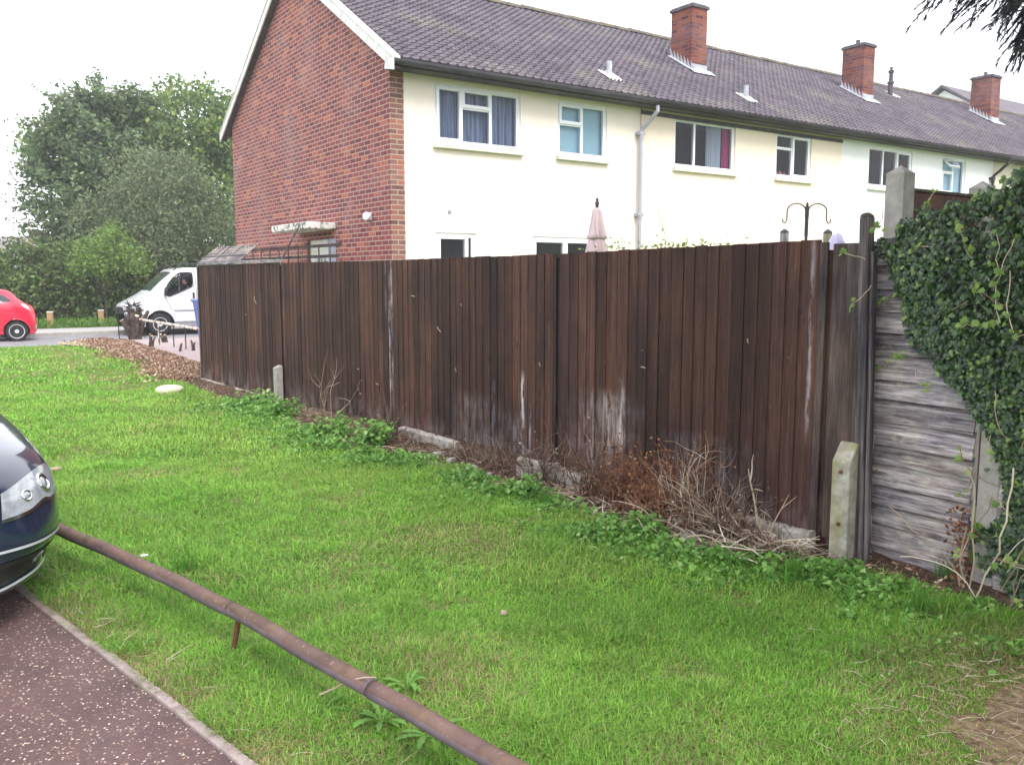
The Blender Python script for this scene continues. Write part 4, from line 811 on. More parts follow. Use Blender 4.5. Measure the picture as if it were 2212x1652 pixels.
# stones, kerb pieces
def rock(name, label, x, y, z, sx, sy, sz, mat, rz=0., rough=.18, cat='stone', grp=None, sub=3):
    bm = bmesh.new(); bmesh.ops.create_icosphere(bm, subdivisions=sub, radius=1); ph = random.random()*9
    for v in bm.verts:
        p = v.co; k = 1+rough*(math.sin(p.x*3+ph)+math.sin(p.y*4.1+ph*2)+math.sin(p.z*3.7+ph*3))/2; q = Vector([math.copysign(abs(c)**.7, c) for c in p])*k; v.co = (q.x*sx, q.y*sy, q.z*sz)
    me = bpy.data.meshes.new(name); bm.to_mesh(me); bm.free(); me.materials.append(mat); me.polygons.foreach_set('use_smooth', [True]*len(me.polygons)); o = bpy.data.objects.new(name, me); link(o); o.location = (x, y, z); o.rotation_euler = (random.uniform(-.1,.1), random.uniform(-.1,.1), rz); return tag(o, label, cat, grp)
def kerbstone(label, u, n, L, h, w_=.08, rz=0., z0=-.03, mat=None, rough=.01):
    x, y, _ = FP(u, n); m = MB(); N_ = 12; V = []
    for i in range(N_+1):
        t = -L/2+L*i/N_
        for yy, zz in ((-w_/2, 0), (-w_/2, h-.015), (-w_/2+.02, h), (w_/2-.02, h), (w_/2, h-.015), (w_/2, 0)): V.append((t+random.gauss(0, rough*.4), yy+random.gauss(0, rough*.3), zz+random.gauss(0, rough*.5)))
    m.add(V, [(i*6+j, i*6+(j+1) % 6, i*6+6+(j+1) % 6, i*6+6+j) for i in range(N_) for j in range(6)]+[tuple(range(6)), tuple(N_*6+5-k for k in range(6))])
    o = m.build('kerb_stone', mat or M['moss2'], None); o.location = (x, y, z0); o.rotation_euler = (random.uniform(-.06, .06), random.uniform(-.03, .03), FROT+rz)
    return tag(o, label, 'kerb stone', 'old concrete kerb stones under the fence')
M['moss2'] = simple('dirty_concrete', (.42,.39,.36), (.2,.17,.12), 7, .92, bump=.5, lo=.45, hi=.65, bscale=50)
kerbstone('mossy kerb stone under the left half of the third fence panel', 6.55, .04, 1.0, .15)
kerbstone('tilted white kerb stone between the two dead bramble heaps', 8.3, .12, .42, .19, rz=.12)
kerbstone('short pale kerb stone leaning beside the bramble tangle', 8.72, .14, .34, .18, rz=-.18)
kerbstone('brown stained kerb lump behind the rusty shrubs', 9.2, .1, .3, .13)
kerbstone('pale kerb stone behind the cut stump', 10.38, .09, .34, .17, rz=.1)
kerbstone('whitest kerb stone, beside the mossy concrete spur', 10.62, .08, .22, .17, rz=.05)
kerbstone('thin concrete footing strip showing under the first fence panel', 1.5, .0, 3.0, .07, rz=0., z0=-.02)
for i, (u, n, s_, lb) in enumerate([(7.35, .32, .035, 'round pale stone on soil left of the dead bramble heap'), (7.75, .38, .045, 'flat grey stone on the soil in front of the bramble heap'), (8.0, .4, .03, 'small pale stone right of the flat grey stone'), (10.12, .42, .05, 'pinkish broken rubble lump beside the brushwood heap'), (7.1, .3, .04, 'brownish stone near the mossy kerb')]):
    x, y, _ = FP(u, n); rock('stone', lb, x, y, .025, s_*1.3, s_, s_*.8, M['moss2'], random.random()*3, grp='stones on the soil strip')
x, y = G(370, 850); M['foam'] = simple('white_foam', (.82,.76,.62), (.7,.62,.46), 14, .9, bump=.5)
rock('foam_lump', 'creamy white lump of foam lying on the lawn near the far fence end', x, y, .04, .16, .09, .075, M['foam'], .2, .45, 'rubbish')
for i, (px, py, s_, lb) in enumerate([(1545, 1800, .03, 'small crumpled brown leaf curl on the lawn right of the pipe'), (1090, 1335, .02, 'tiny pale scrap on the lawn in the middle'), (120, 1022, .05, 'pale dug earth clod on the lawn beside the parked car')]):
    x, y = G(px, py); rock('clod', lb, x, y, .03, s_, s_*.7, s_*.5, M['sand'], 1., .35, 'clod', 'clods on the lawn', 2)

# ------------------------------------------------------------ rusty pipe rail
s = NT('rusty_steel', .75, .35); v = s.coord(); c = s.ramp(s.noise(v, 7, 6), [(.3, (.075,.046,.036)), (.5, (.125,.08,.055)), (.7, (.2,.13,.085))])
c = s.mix(s.ramp(s.noise(s.coord((3,3,3)), 2, 3), [(.4, 0.), (.6, .55)]), c, (.17,.1,.1)); c = s.mix(s.ramp(s.noise(v, 45, 4), [(.6, 0.), (.72, .5)]), c, (.35,.26,.2)); s.base(c); s.bump(s.noise(v, 70, 5), .5, .004); M['rust'] = s.m
s = NT('purple_grey_steel', .6, .4); v = s.coord(); c = s.ramp(s.noise(v, 9, 5), [(.35, (.115,.085,.1)), (.65, (.18,.14,.165))]); s.base(c); s.bump(s.noise(v, 70, 5), .3, .003); M['rust2'] = s.m
rail = thing('pipe_rail', 'rusty brown steel pipe rail on short legs along the grass edge', 'rail', (*G(510, 1318, .2), 0))
ro = Vector(rail.location); PZ = .2; R_ = .033
def pp_(px, py, z=PZ): x, y = G(px, py, z); return Vector((x, y, z))-ro
A0, A1, A2, A3 = pp_(122, 1140), pp_(300, 1218), pp_(510, 1320), pp_(800, 1484)
far = A0+(A0-A1).normalized()*3.2
def long_tube(pts, nm):
    P = []; 
    for a, b in zip(pts[:-1], pts[1:]):
        k = max(2, int((b-a).length/.1)); P += [a+(b-a)*i/k for i in range(k)]
    P.append(pts[-1]); P = [p+Vector((0, 0, .003*math.sin(i*.9))) for i, p in enumerate(P)]
    m = MB(); m.tube(P, R_, 20); o = m.build(nm, [M['rust'], M['rust2']], rail, smooth=True)
    for f in o.data.polygons:                                      # the lower flank takes the purple grey material
        nrm = f.normal; f.material_index = 1 if nrm.z < .25 and abs(nrm.z) < .98 else 0
    return o
long_tube([far, A0, A1, A2, A3+Vector((0, 0, -.004))], 'pipe'); B0 = pp_(795, 1486)+Vector((.012, .012, -.012)); B1 = pp_(1130, 1672); long_tube([B0, B1, B1+(B1-B0).normalized()*2.4], 'pipe')
m = MB(); m.tube([A2+Vector((.01, .0, -.03)), A2+Vector((-.03, .02, -.21)), A2+Vector((-.06, .02, -.3))], .012, 8); m.build('leg', M['stain'], rail)
m = MB(); m.tube([far*.5+A0*.5, far*.5+A0*.5+Vector((0,0,-.3))], .016, 8); m.build('leg', M['rust'], rail)
m = MB(); m.tube([B1+(B1-B0).normalized()*1.4, B1+(B1-B0).normalized()*1.4+Vector((0,0,-.3))], .016, 8); m.build('leg', M['rust'], rail)
m = MB(); dv = (A3-A2).normalized(); m.tube([A2-dv*.03-dv*.003, A2-dv*.03+dv*.003], R_+.0015, 20, False); m.build('weld_crack', M['black'], rail)
m = MB(); p = pp_(312, 1207); m.lathe([(.018, 0), (.02, .003), (.012, .005)], 7, Matrix.Translation(p+Vector((0, 0, R_*.55)))); m.build('bird_dropping', M['mort'], rail)
x, y = G(750, 1500); m = MB(); pa = Vector((*G(690, 1500, .08), .08)); pb = Vector((*G(812, 1462, .265), .265)); mid = (pa+pb)/2+Vector((0, 0, .02)); m.tube([pa, pa*.5+mid*.5+Vector((.01, 0, .0)), mid, mid*.4+pb*.6+Vector((0, 0, .004)), pb], [.004, .0035, .003, .003, .002], 6)
o = m.build('straw', M['paletwig'], None); tag(o, 'single pale dry straw lying over the rusty pipe joint', 'straw')
#@@PART3
# ------------------------------------------------------------ vehicles
def crom(P, k):
    P = np.asarray(P, float); n = len(P); out = []
    for i in range(n-1):
        a = P[max(i-1, 0)]; b = P[i]; c = P[i+1]; d = P[min(i+2, n-1)]
        for t in np.linspace(0, 1, k, endpoint=False): out.append(.5*(2*b+(c-a)*t+(2*a-5*b+4*c-d)*t*t+(3*b-3*c+d-a)*t**3))
    out.append(P[-1]); return np.array(out)
def car_grid(st, ku, kv):
    S = []
    for x, zb, ws, wm, zm, wb, zbelt, wt, zte, zt in st:
        S.append([(x, 0, zb), (x, ws*.9, zb), (x, ws, zb+.1), (x, wm, zm), (x, wb, zbelt), (x, wt, zte), (x, wt*.65, zt), (x, 0, zt+.015)])
    S = np.array(S); A = crom(S, ku); B = crom(A.transpose(1, 0, 2), kv).transpose(1, 0, 2); return B       # (nx, nprofile, 3)
def car_mesh(B, cls, wheels, R, arch_y=.45):
    """cls(c)-> name of the part each face belongs to ('' drops it). y mirrored. returns dict name->(V,F)"""
    nx, npf, _ = B.shape; V = B.reshape(-1, 3).copy(); h = .03
    for wx, wz in wheels:                                          # snap the rim of each wheel opening to a circle
        d = np.hypot(V[:, 0]-wx, V[:, 2]-wz); k = (d > R-h*1.2) & (d < R+h*.6) & (np.abs(V[:, 1]) > arch_y)
        s_ = R/np.maximum(d[k], 1e-6); V[k, 0] = wx+(V[k, 0]-wx)*s_; V[k, 2] = wz+(V[k, 2]-wz)*s_
    i = np.arange((nx-1)*(npf-1)); r = i//(npf-1); c = i % (npf-1); a = r*npf+c; F = np.stack([a, a+1, a+npf+1, a+npf], 1); C_ = V[F].mean(1)
    parts = {}
    for f, cc in zip(F, C_):
        if any(math.hypot(cc[0]-wx, cc[2]-wz) < R-.004 and abs(cc[1]) > arch_y for wx, wz in wheels): continue
        nm = cls(cc)
        if nm: parts.setdefault(nm, []).append(f)
    res = {}
    for nm, fs in parts.items():
        fs = np.array(fs); V2 = V*np.array([1, -1, 1]); res[nm] = (np.vstack([V, V2]), np.vstack([fs, fs[:, ::-1]+len(V)]))
    return res
def clean(o):
    bm = bmesh.new(); bm.from_mesh(o.data); bmesh.ops.remove_doubles(bm, verts=bm.verts, dist=.0008)
    bmesh.ops.delete(bm, geom=[v for v in bm.verts if not v.link_faces], context='VERTS'); bm.to_mesh(o.data); bm.free(); return o
def inpoly(x, z, P):
    c = False; n = len(P)
    for i in range(n):
        (x1, z1), (x2, z2) = P[i], P[(i+1) % n]
        if (z1 > z) != (z2 > z) and x < (x2-x1)*(z-z1)/(z2-z1)+x1: c = not c
    return c
def patch(bvh, top, bot, ax, nu=24, nv=8, off=.006, sgn=1):
    """skin a panel between two curves onto the bodywork. ax 'x': curves in (y,z) cast along +x; ax 'y': curves in (x,z) cast along +y from the near side"""
    T = crom(top, 8) if len(top) > 2 else np.array(top, float); Bt = crom(bot, 8) if len(bot) > 2 else np.array(bot, float)
    rs = lambda P, n: np.array([P[0]+(P[-1]-P[0])*t if len(P) == 2 else np.array([np.interp(t*(len(P)-1), range(len(P)), P[:, k]) for k in (0, 1)]) for t in np.linspace(0, 1, n)])
    T = rs(T, nu+1); Bt = rs(Bt, nu+1); V = []; ok = True
    for j in range(nv+1):
        for i in range(nu+1):
            p = T[i]*(1-j/nv)+Bt[i]*(j/nv)
            if ax == 'x': o = Vector((-3, p[0], p[1])); d = Vector((1, 0, 0))
            elif ax == 'X': o = Vector((9, p[0], p[1])); d = Vector((-1, 0, 0))
            else: o = Vector((p[0], -3*sgn, p[1])); d = Vector((0, sgn, 0))
            h = bvh.ray_cast(o, d); q = (h[0] if h[0] else (V[-1] and Vector(V[-1]) if V else o+d*3))
            nrm = h[1] if h[0] else Vector((0, 0, 0))
            if nrm.dot(d) > 0: nrm = -nrm
            V.append(tuple(q-d*off*.5+nrm*off*.7))
    m = MB(); m.add(V, [(j*(nu+1)+i, j*(nu+1)+i+1, (j+1)*(nu+1)+i+1, (j+1)*(nu+1)+i) for j in range(nv) for i in range(nu)]); return m
def carpaint(name, c, rough=.25, coat=.8, metal=.0): return simple(name, c, tuple(x*.93 for x in c), 2, rough, .5, metal, coat=coat)
M['tyre'] = simple('black_tyre', (.018,.018,.019), (.03,.03,.03), 12, .8, .3); M['silver'] = simple('silver_wheel_trim', (.6,.62,.65), (.5,.52,.55), 4, .4, .5); M['chrome'] = simple('chrome', (.8,.8,.82), (.75,.75,.78), 3, .12, .5, 1)
M['carglass'] = simple('dark_car_glass', (.03,.04,.05), (.05,.06,.07), 1, .05, .6); M['trim'] = simple('dark_trim', (.03,.03,.034), (.045,.045,.05), 8, .6)
s = NT('headlamp_lens', .08, .6, 0, 1); v = s.coord(); c = s.ramp(s.noise(s.coord((1, 5, 5)), 5, 3), [(.35, (.26,.28,.31)), (.65, (.4,.43,.47))]); s.base(c); M['lens'] = s.m
def wheel(parent, x, y, R, side, spokes=6, rim=.62, mat='silver'):
    MX = Matrix.Translation((x, y, R)) @ Matrix.Rotation(math.pi/2*side, 4, 'X')         # local z points outward (to -y for side=+1)
    m = MB(); w_ = .1; m.lathe([(R*rim, -w_), (R*.9, -w_), (R*.98, -w_*.8), (R, -w_*.4), (R, w_*.4), (R*.98, w_*.8), (R*.9, w_), (R*rim, w_*.95)], 36, MX)
    o = m.build('wheel', M['tyre'], parent, smooth=True)
    d = MB(); d.lathe([(.001, -.02), (R*rim, -.02), (R*rim, .0), (.001, .0)], 32, MX); d.build('brake_disc', M['trim'], o)
    r_ = MB(); r_.lathe([(R*rim*1.02, w_*.5), (R*rim*1.02, w_*1.02), (R*rim*.93, w_*.98), (R*rim*.9, w_*.5)], 36, MX); r_.lathe([(.001, w_*.6), (R*.2, w_*.6), (R*.2, w_*.98), (.001, w_*1.03)], 20, MX)
    r_.lathe([(.001, w_*.8), (R*rim*.98, w_*.8), (R*rim*.98, w_*.86), (.001, w_*.92)], 32, MX)
    hl_ = MB()
    for k in range(spokes):
        a = 2*math.pi*(k+.5)/spokes; hl_.add([(R*rim*r1*math.cos(a+t1), R*rim*r1*math.sin(a+t1), w_*(.875 if r1 > .7 else .9)) for r1, t1 in ((.42, -.1), (.8, -.3), (.86, 0), (.8, .3), (.42, .1))], [(0,1,2,3,4)], 0, MX)
    hl_.build('trim_opening', M['black'], o, fix=False)
    for k in range(0):
        a = 0; RM = MX
        ww = R*.15; r_.add([(R*.14, -ww*.9, w_*.93), (R*rim*.97, -ww*1.35, w_*.88), (R*rim*.97, ww*1.35, w_*.88), (R*.14, ww*.9, w_*.93), (R*.14, -ww*.9, w_*.6), (R*rim*.97, -ww*1.35, w_*.6), (R*rim*.97, ww*1.35, w_*.6), (R*.14, ww*.9, w_*.6)], [(0,1,2,3), (7,6,5,4), (0,4,5,1), (1,5,6,2), (2,6,7,3), (3,7,4,0)], 0, RM)
    r_.build('wheel_trim', M[mat], o); return o
def arch_liner(parent, wheels, R, y0, y1):
    m = MB()
    for wx, wz in wheels:
        for sg in (1, -1):
            V = []; n = 16
            for yy in (y0*sg, y1*sg):
                for k in range(n+1): a = math.pi*k/n*1.1-.15; V.append((wx+(R+.005)*math.cos(a), yy, wz+(R+.005)*math.sin(a)))
            m.add(V, [(k, k+1, n+2+k, n+1+k) for k in range(n)]); m.add([(wx+R*math.cos(a), y0*sg, wz+R*math.sin(a)) for a in [2*math.pi*k/16 for k in range(16)]], [tuple(range(16))])
    m.build('arch_liner', M['black'], parent, fix=False)

# ---- white van on the road
RZ = -.12
vx, vy = G(262, 728, RZ); vx += NV[0]*.9; vy += NV[1]*.9; van = thing('panel_van', 'white panel van seen side on in the road beyond the fence end', 'van', (vx, vy, RZ), ROTZ)
stv = [(.17, .3, .5, .6, .5, .58, .68, .5, .8, .84), (.22, .27, .7, .8, .5, .78, .76, .68, .9, .93), (.42, .26, .88, .92, .6, .88, .92, .78, 1.01, 1.05), (.85, .26, .92, .95, .7, .92, 1.12, .8, 1.24, 1.29), (1.2, .26, .92, .95, .7, .93, 1.18, .77, 1.56, 1.63),
       (1.56, .26, .92, .95, .7, .93, 1.22, .75, 1.85, 1.92), (1.85, .26, .92, .95, .7, .93, 1.24, .77, 1.94, 2.0), (2.4, .26, .92, .95, .7, .94, 1.24, .8, 1.95, 2.02), (3.6, .26, .92, .95, .7, .94, 1.24, .8, 1.95, 2.02), (4.75, .28, .92, .94, .7, .93, 1.24, .79, 1.93, 2.0), (4.8, .4, .85, .88, .7, .87, 1.24, .74, 1.85, 1.93)]
Bv = car_grid(stv, 30, 30)
Wpoly = [(1.33,1.19), (1.34,1.46), (1.5,1.68), (1.7,1.85), (1.8,1.875), (2.04,1.875), (2.1,1.83), (2.1,1.55), (2.05,1.44), (1.47,1.19), (1.4,1.165)]
def vcls(c):
    if abs(c[1]) > .6 and inpoly(c[0], c[2], Wpoly): return ''
    if .9 < c[0] < 1.52 and c[2] > 1.24 and abs(c[1]) < .72: return 'windscreen'
    if c[2] < .42 and c[0] > .5: return 'lower_sill'
    if c[0] < .5 and c[2] < .62: return 'bumper'
    return 'body'
M['vanpaint'] = carpaint('white_van_paint', (.78,.8,.84)); M['sillg'] = simple('grey_van_sill', (.22,.22,.25), (.3,.3,.33), 3, .6)
pv = car_mesh(Bv, vcls, [(1.1, .34), (3.9, .34)], .41)
mats = {'body': M['vanpaint'], 'windscreen': M['carglass'], 'lower_sill': M['sillg'], 'bumper': M['trim']}
for nm, (V, F) in pv.items(): clean(np_mesh(nm, V, [F], mats[nm], van, smooth=True))
V = np.vstack([Bv[-1], Bv[-1][::-1]*np.array([1,-1,1])]); MB().add([tuple(p) for p in V], [tuple(range(len(V)))]).build('rear_doors', M['vanpaint'], van)
allv = MB(); npf = Bv.shape[1]
for sg in (1, -1): allv.add([tuple(p*np.array([1, sg, 1])) for p in Bv.reshape(-1, 3)], [(r*npf+c, r*npf+c+1, (r+1)*npf+c+1, (r+1)*npf+c) for r in range(Bv.shape[0]-1) for c in range(npf-1)])
bvv = BVHTree.FromPolygons(allv.v, allv.f)
for sg in (1, -1):
    pts = [(1.33,1.19), (1.34,1.46), (1.5,1.68), (1.7,1.87), (1.9,1.885), (2.1,1.85)]; bt_ = [(1.33,1.17), (1.4,1.165), (1.6,1.24), (1.8,1.33), (2.0,1.41), (2.1,1.5)]
    patch(bvv, pts, bt_, 'y', 20, 6, .0, sg).build('side_window', M['glass'], van, fix=False)
    loop = []
    for a, b in Wpoly+Wpoly[:1]:
        hh_ = bvv.ray_cast(Vector((a, -3*sg, b)), Vector((0, sg, 0)))
        if hh_[0]: loop.append(tuple(hh_[0]+Vector((0, -sg*.004, 0))))
    m = MB(); m.tube([tuple(p) for p in crom(loop, 4)], .015, 5, False); m.build('window_seal', M['black'], van)
    q = patch(bvv, [(1.69, 1.84), (1.73, 1.85)], [(1.67, 1.28), (1.71, 1.3)], 'y', 2, 6, .01, sg); q.build('quarter_bar', M['trim'], van, fix=False)
    m = MB(); m.lathe([(.03, -.12), (.06, -.1), (.075, .0), (.06, .12), (.03, .14)], 12, Matrix.Translation((1.27, -sg*1.03, 1.3)) @ Matrix.Scale(.6, 4, (1,0,0))); m.tube([(1.3, -sg*.92, 1.25), (1.27, -sg*1.03, 1.26)], .02, 6); m.build('door_mirror', M['black'], van, smooth=True)
    patch(bvv, [(1.5, .76), (2.2, .76), (4.6, .76)], [(1.5, .72), (2.2, .72), (4.6, .72)], 'y', 20, 1, .014, sg).build('rub_strip', M['sillg'], van, fix=False)
    patch(bvv, [(2.06, 1.28), (2.12, 1.28)], [(2.06, 1.1), (2.12, 1.1)], 'y', 2, 4, .03, sg).build('door_handle', M['black'], van, fix=False)
    patch(bvv, [(2.175, 1.9), (2.19, 1.9)], [(2.175, .4), (2.19, .4)], 'y', 1, 20, .004, sg).build('door_gap', M['black'], van, fix=False)
    patch(bvv, [(1.22, 1.25), (1.232, 1.25)], [(1.44, .76), (1.452, .76)], 'y', 1, 10, .004, sg).build('door_gap', M['black'], van, fix=False)
    patch(bvv, [(.24, .88), (.4, .97), (.58, 1.0)], [(.26, .72), (.4, .74), (.54, .86)], 'y', 10, 4, .008, sg).build('headlight', M['lens'], van, fix=False)
    m = MB(); m.tube([(1.6, -sg*.7, 1.93), (1.72, -sg*.7, 2.08), (1.95, -sg*.7, 2.15), (4.6, -sg*.7, 2.15)], .018, 6); m.build('roof_rack', M['trim'], van)
m = MB(); m.box(.9, 2.6, -.86, .86, .5, .95); m.box(.75, 1.25, -.84, .84, .9, 1.16); m.box(2.45, 2.5, -.84, .84, .5, 1.85); m.build('cabin_floor', M['trim'], van)
for yy in (-.45, .45):
    m = MB(); m.bbox(1.85, 2.3, yy-.25, yy+.25, .9, 1.02, .04); m.bbox(2.22, 2.36, yy-.24, yy+.24, 1.0, 1.6, .05); m.bbox(2.24, 2.33, yy-.12, yy+.12, 1.6, 1.78, .03); m.build('seat', M['trim'], van)
m = MB(); m.tube([(1.5+.06*math.sin(a), .45+.19*math.cos(a), 1.18+.17*math.sin(a)) for a in [2*math.pi*k/20 for k in range(21)]], .014, 6); m.build('steering_wheel', M['black'], van)
for wx in (1.1, 3.9):
    for sg in (1, -1): wheel(van, wx, -sg*.82, .34, sg, 8, .6)
arch_liner(van, [(1.1, .34), (3.9, .34)], .41, .55, .9)
# person inside
def skin_body(name, joints, edges, mat, parent=None, sub=2):
    me = bpy.data.meshes.new(name); me.from_pydata([j[0] for j in joints], edges, []); o = bpy.data.objects.new(name, me); link(o, parent)
    md = o.modifiers.new('skin', 'SKIN'); sk = me.skin_vertices[0] if me.skin_vertices else None
    if sk is None:
        bm = bmesh.new(); bm.from_mesh(me); bm.verts.layers.skin.verify(); bm.to_mesh(me); bm.free(); sk = me.skin_vertices[0]
    for i, j in enumerate(joints): sk.data[i].radius = j[1] if hasattr(j[1], '__len__') else (j[1], j[1])
    sk.data[0].use_root = True
    sb = o.modifiers.new('sub', 'SUBSURF'); sb.levels = sub; sb.render_levels = sub; me.materials.append(mat); o.modifiers.update() if hasattr(o.modifiers, 'update') else None
    return o
M['skin'] = simple('skin', (.55,.33,.25), (.48,.27,.2), 10, .6); M['navy'] = simple('dark_top', (.02,.022,.03), (.035,.035,.045), 8, .9); M['hair'] = simple('dark_hair', (.03,.02,.015), (.05,.035,.025), 40, .8)
per = thing('person', 'person in a dark top sitting in the white van cab, arm forward', 'person', (0,0,0), 0); per.location = van.matrix_basis @ Vector((2.02, -.42, .98)) if False else Vector((vx, vy, RZ))+Matrix.Rotation(ROTZ, 3, 'Z') @ Vector((2.0, -.5, 1.0)); per.rotation_euler = (0, 0, ROTZ)
J = [((.12,0,.02), .15), ((.1,0,.22), (.16,.12)), ((.06,0,.38), (.17,.12)), ((.03,0,.47), .06), ((.0,0,.53), .055),
     ((.05,-.19,.38), .06), ((-.06,-.23,.18), .048), ((-.3,-.18,.2), .036), ((.05,.19,.38), .06), ((-.04,.25,.16), .048), ((-.28,.17,.2), .036),
     ((-.3,-.1,.03), .09), ((-.62,-.12,.0), .065), ((-.72,-.12,-.38), .05), ((-.3,.1,.03), .09), ((-.62,.12,.0), .065), ((-.72,.12,-.38), .05)]
E_ = [(0,1),(1,2),(2,3),(3,4),(2,5),(5,6),(6,7),(2,8),(8,9),(9,10),(0,11),(11,12),(12,13),(0,14),(14,15),(15,16)]
skin_body('body', J, E_, M['navy'], per)
def headmesh():
    bm = bmesh.new(); bmesh.ops.create_uvsphere(bm, u_segments=28, v_segments=20, radius=1)
    for v in bm.verts:
        x, y, z = v.co; fx = -x                                     # face towards -x
        X = x*.1; Y = y*.077*(1-.18*max(0, -z)); Z = z*.122
        if fx > .3: X += .012*(1-min(1, abs(y)*2))*(-1 if abs(z+.1) < .22 else 0)*1.6; X += .008*math.exp(-((z-.12)/.12)**2)*math.exp(-((abs(y)-.35)/.15)**2)
        if z < -.5 and fx > 0: X -= .01
        v.co = (X, Y, Z)
    me = bpy.data.meshes.new('head'); bm.to_mesh(me); bm.free(); me.materials.append(M['skin']); me.polygons.foreach_set('use_smooth', [True]*len(me.polygons)); return me
hd = bpy.data.objects.new('head', headmesh()); link(hd, per); hd.location = (-.03, 0, .62); hd.rotation_euler = (0, 0, .5)
m = MB(); 
for i in range(9):
    for k in range(16): pass
m.lathe([(.02, .128), (.07, .11), (.1, .06), (.104, 0), (.09, -.04)], 20, Matrix.Translation((.012, 0, 0)) @ Matrix.Scale(.82, 4, (0,1,0))); m.build('hair', M['hair'], hd, smooth=True)
for sg in (1, -1):
    m = MB(); m.lathe([(.006, -.02), (.014, 0), (.006, .03)], 8, Matrix.Translation((.005, sg*.075, -.005))); m.build('ear', M['skin'], hd, smooth=True)
    m = MB(); m.lathe([(.001, 0), (.008, .002), (.001, .004)], 8, Matrix.Translation((-.092, sg*.03, .018)) @ Matrix.Rotation(-math.pi/2, 4, 'Y')); m.build('eye', M['hair'], hd)
m = MB(); m.tube([(-.093, -.022, -.055), (-.099, 0, -.055), (-.093, .022, -.055)], .004, 6); m.build('mouth', simple('lips', (.4,.17,.15)), hd)
for sg, (hx, hy, hz) in ((1, (-.3, -.18, .2)), (-1, (-.28, .17, .2))):
    m = MB(); m.lathe([(.01, -.02), (.034, 0), (.04, .04), (.034, .075), (.01, .08)], 12, Matrix.Translation((hx, hy, hz)) @ Matrix.Rotation(-math.pi/2, 4, 'Y') @ Matrix.Scale(.5, 4, (1,0,0)))
    for k in range(4): y0 = hy-.03+.02*k; m.tube([(hx-.07, y0, hz), (hx-.1-.004*(k % 3), y0, hz+.008), (hx-.118, y0, hz-.008), (hx-.105, y0, hz-.03)], [.009,.009,.008,.006], 6)
    m.tube([(hx-.02, hy+.03*sg, hz+.01), (hx-.05, hy+.055*sg, hz+.015), (hx-.075, hy+.05*sg, hz+.005)], [.011,.01,.007], 6); m.build('hand', M['skin'], per, smooth=True)

# ---- red hatchback
rx, ry = G(74, 735, RZ); L_ = 3.5; rc = thing('hatchback_car', 'bright red small hatchback seen from the rear side at the left edge', 'car', (rx-DV[0]*(L_-.1)+NV[0]*.62, ry-DV[1]*(L_-.1)+NV[1]*.62, RZ), ROTZ)
str_ = [(0, .25, .4, .5, .42, .48, .55, .4, .62, .64), (.08, .2, .6, .7, .42, .66, .62, .55, .7, .73), (.3, .18, .76, .8, .45, .76, .72, .62, .82, .86), (.8, .18, .78, .82, .5, .79, .88, .66, .97, 1.0), (1.2, .18, .78, .82, .5, .79, .93, .6, 1.2, 1.24), (1.55, .18, .78, .82, .5, .79, .95, .56, 1.36, 1.4),
        (2.3, .18, .78, .82, .5, .79, .98, .56, 1.39, 1.43), (2.85, .18, .78, .82, .5, .78, 1.0, .54, 1.33, 1.37), (3.1, .18, .77, .81, .5, .74, .98, .52, 1.15, 1.18), (3.28, .18, .74, .78, .5, .7, .92, .52, 1.0, 1.03), (3.42, .19, .66, .72, .5, .62, .85, .48, .92, .94), (3.5, .26, .5, .56, .48, .5, .66, .4, .72, .74)]
Br = car_grid(str_, 22, 18)
RW = [(2.4, 1.08), (2.42, 1.28), (2.6, 1.3), (2.75, 1.24), (2.9, 1.1), (2.88, 1.06)]; RW2 = [(1.2, 1.02), (1.55, 1.28), (2.32, 1.31), (2.3, 1.06)]
def rcls(c):
    if abs(c[1]) > .45 and (inpoly(c[0], c[2], RW) or inpoly(c[0], c[2], RW2)): return 'side_window'
    if c[0] > 2.93 and c[2] > 1.04 and abs(c[1]) < .55: return 'rear_window'
    if .85 < c[0] < 1.5 and c[2] > 1.02 and abs(c[1]) < .56: return 'windscreen'
    return 'body'
M['redpaint'] = carpaint('bright_red_paint', (.72,.015,.05)); pr = car_mesh(Br, rcls, [(.62, .28), (2.98, .28)], .315)
for nm, (V, F) in pr.items(): clean(np_mesh(nm, V, [F], M['redpaint'] if nm == 'body' else M['carglass'], rc, smooth=True))
V = np.vstack([Br[-1], Br[-1][::-1]*np.array([1,-1,1])]); MB().add([tuple(p) for p in V], [tuple(range(len(V)))]).build('rear_panel', M['redpaint'], rc)
allr = MB(); npf = Br.shape[1]
for sg in (1, -1): allr.add([tuple(p*np.array([1, sg, 1])) for p in Br.reshape(-1, 3)], [(r*npf+c, r*npf+c+1, (r+1)*npf+c+1, (r+1)*npf+c) for r in range(Br.shape[0]-1) for c in range(npf-1)])
bvr = BVHTree.FromPolygons(allr.v, allr.f); M['tail'] = simple('pale_tail_lamp', (.75,.6,.6), (.7,.3,.3), 6, .2, .6)
for sg in (1, -1):
    patch(bvr, [(3.1, 1.02), (3.22, 1.0), (3.27, .96)], [(3.18, .92), (3.28, .86), (3.36, .82)], 'y', 8, 5, .012, sg).build('tail_light', M['tail'], rc, fix=False)
    wheel(rc, .62, -sg*.7, .27, sg, 6, .7); wheel(rc, 2.98, -sg*.7, .27, sg, 6, .7)
    patch(bvr, [(2.34, 1.3), (2.35, 1.3)], [(2.3, .3), (2.31, .3)], 'y', 1, 20, .003, sg).build('door_gap', M['black'], rc, fix=False)
    patch(bvr, [(3.3, .4), (3.44, .4)], [(3.3, .39), (3.44, .39)], 'y', 8, 1, .003, sg).build('bumper_gap', M['black'], rc, fix=False)
arch_liner(rc, [(.62, .28), (2.98, .28)], .315, .45, .76)

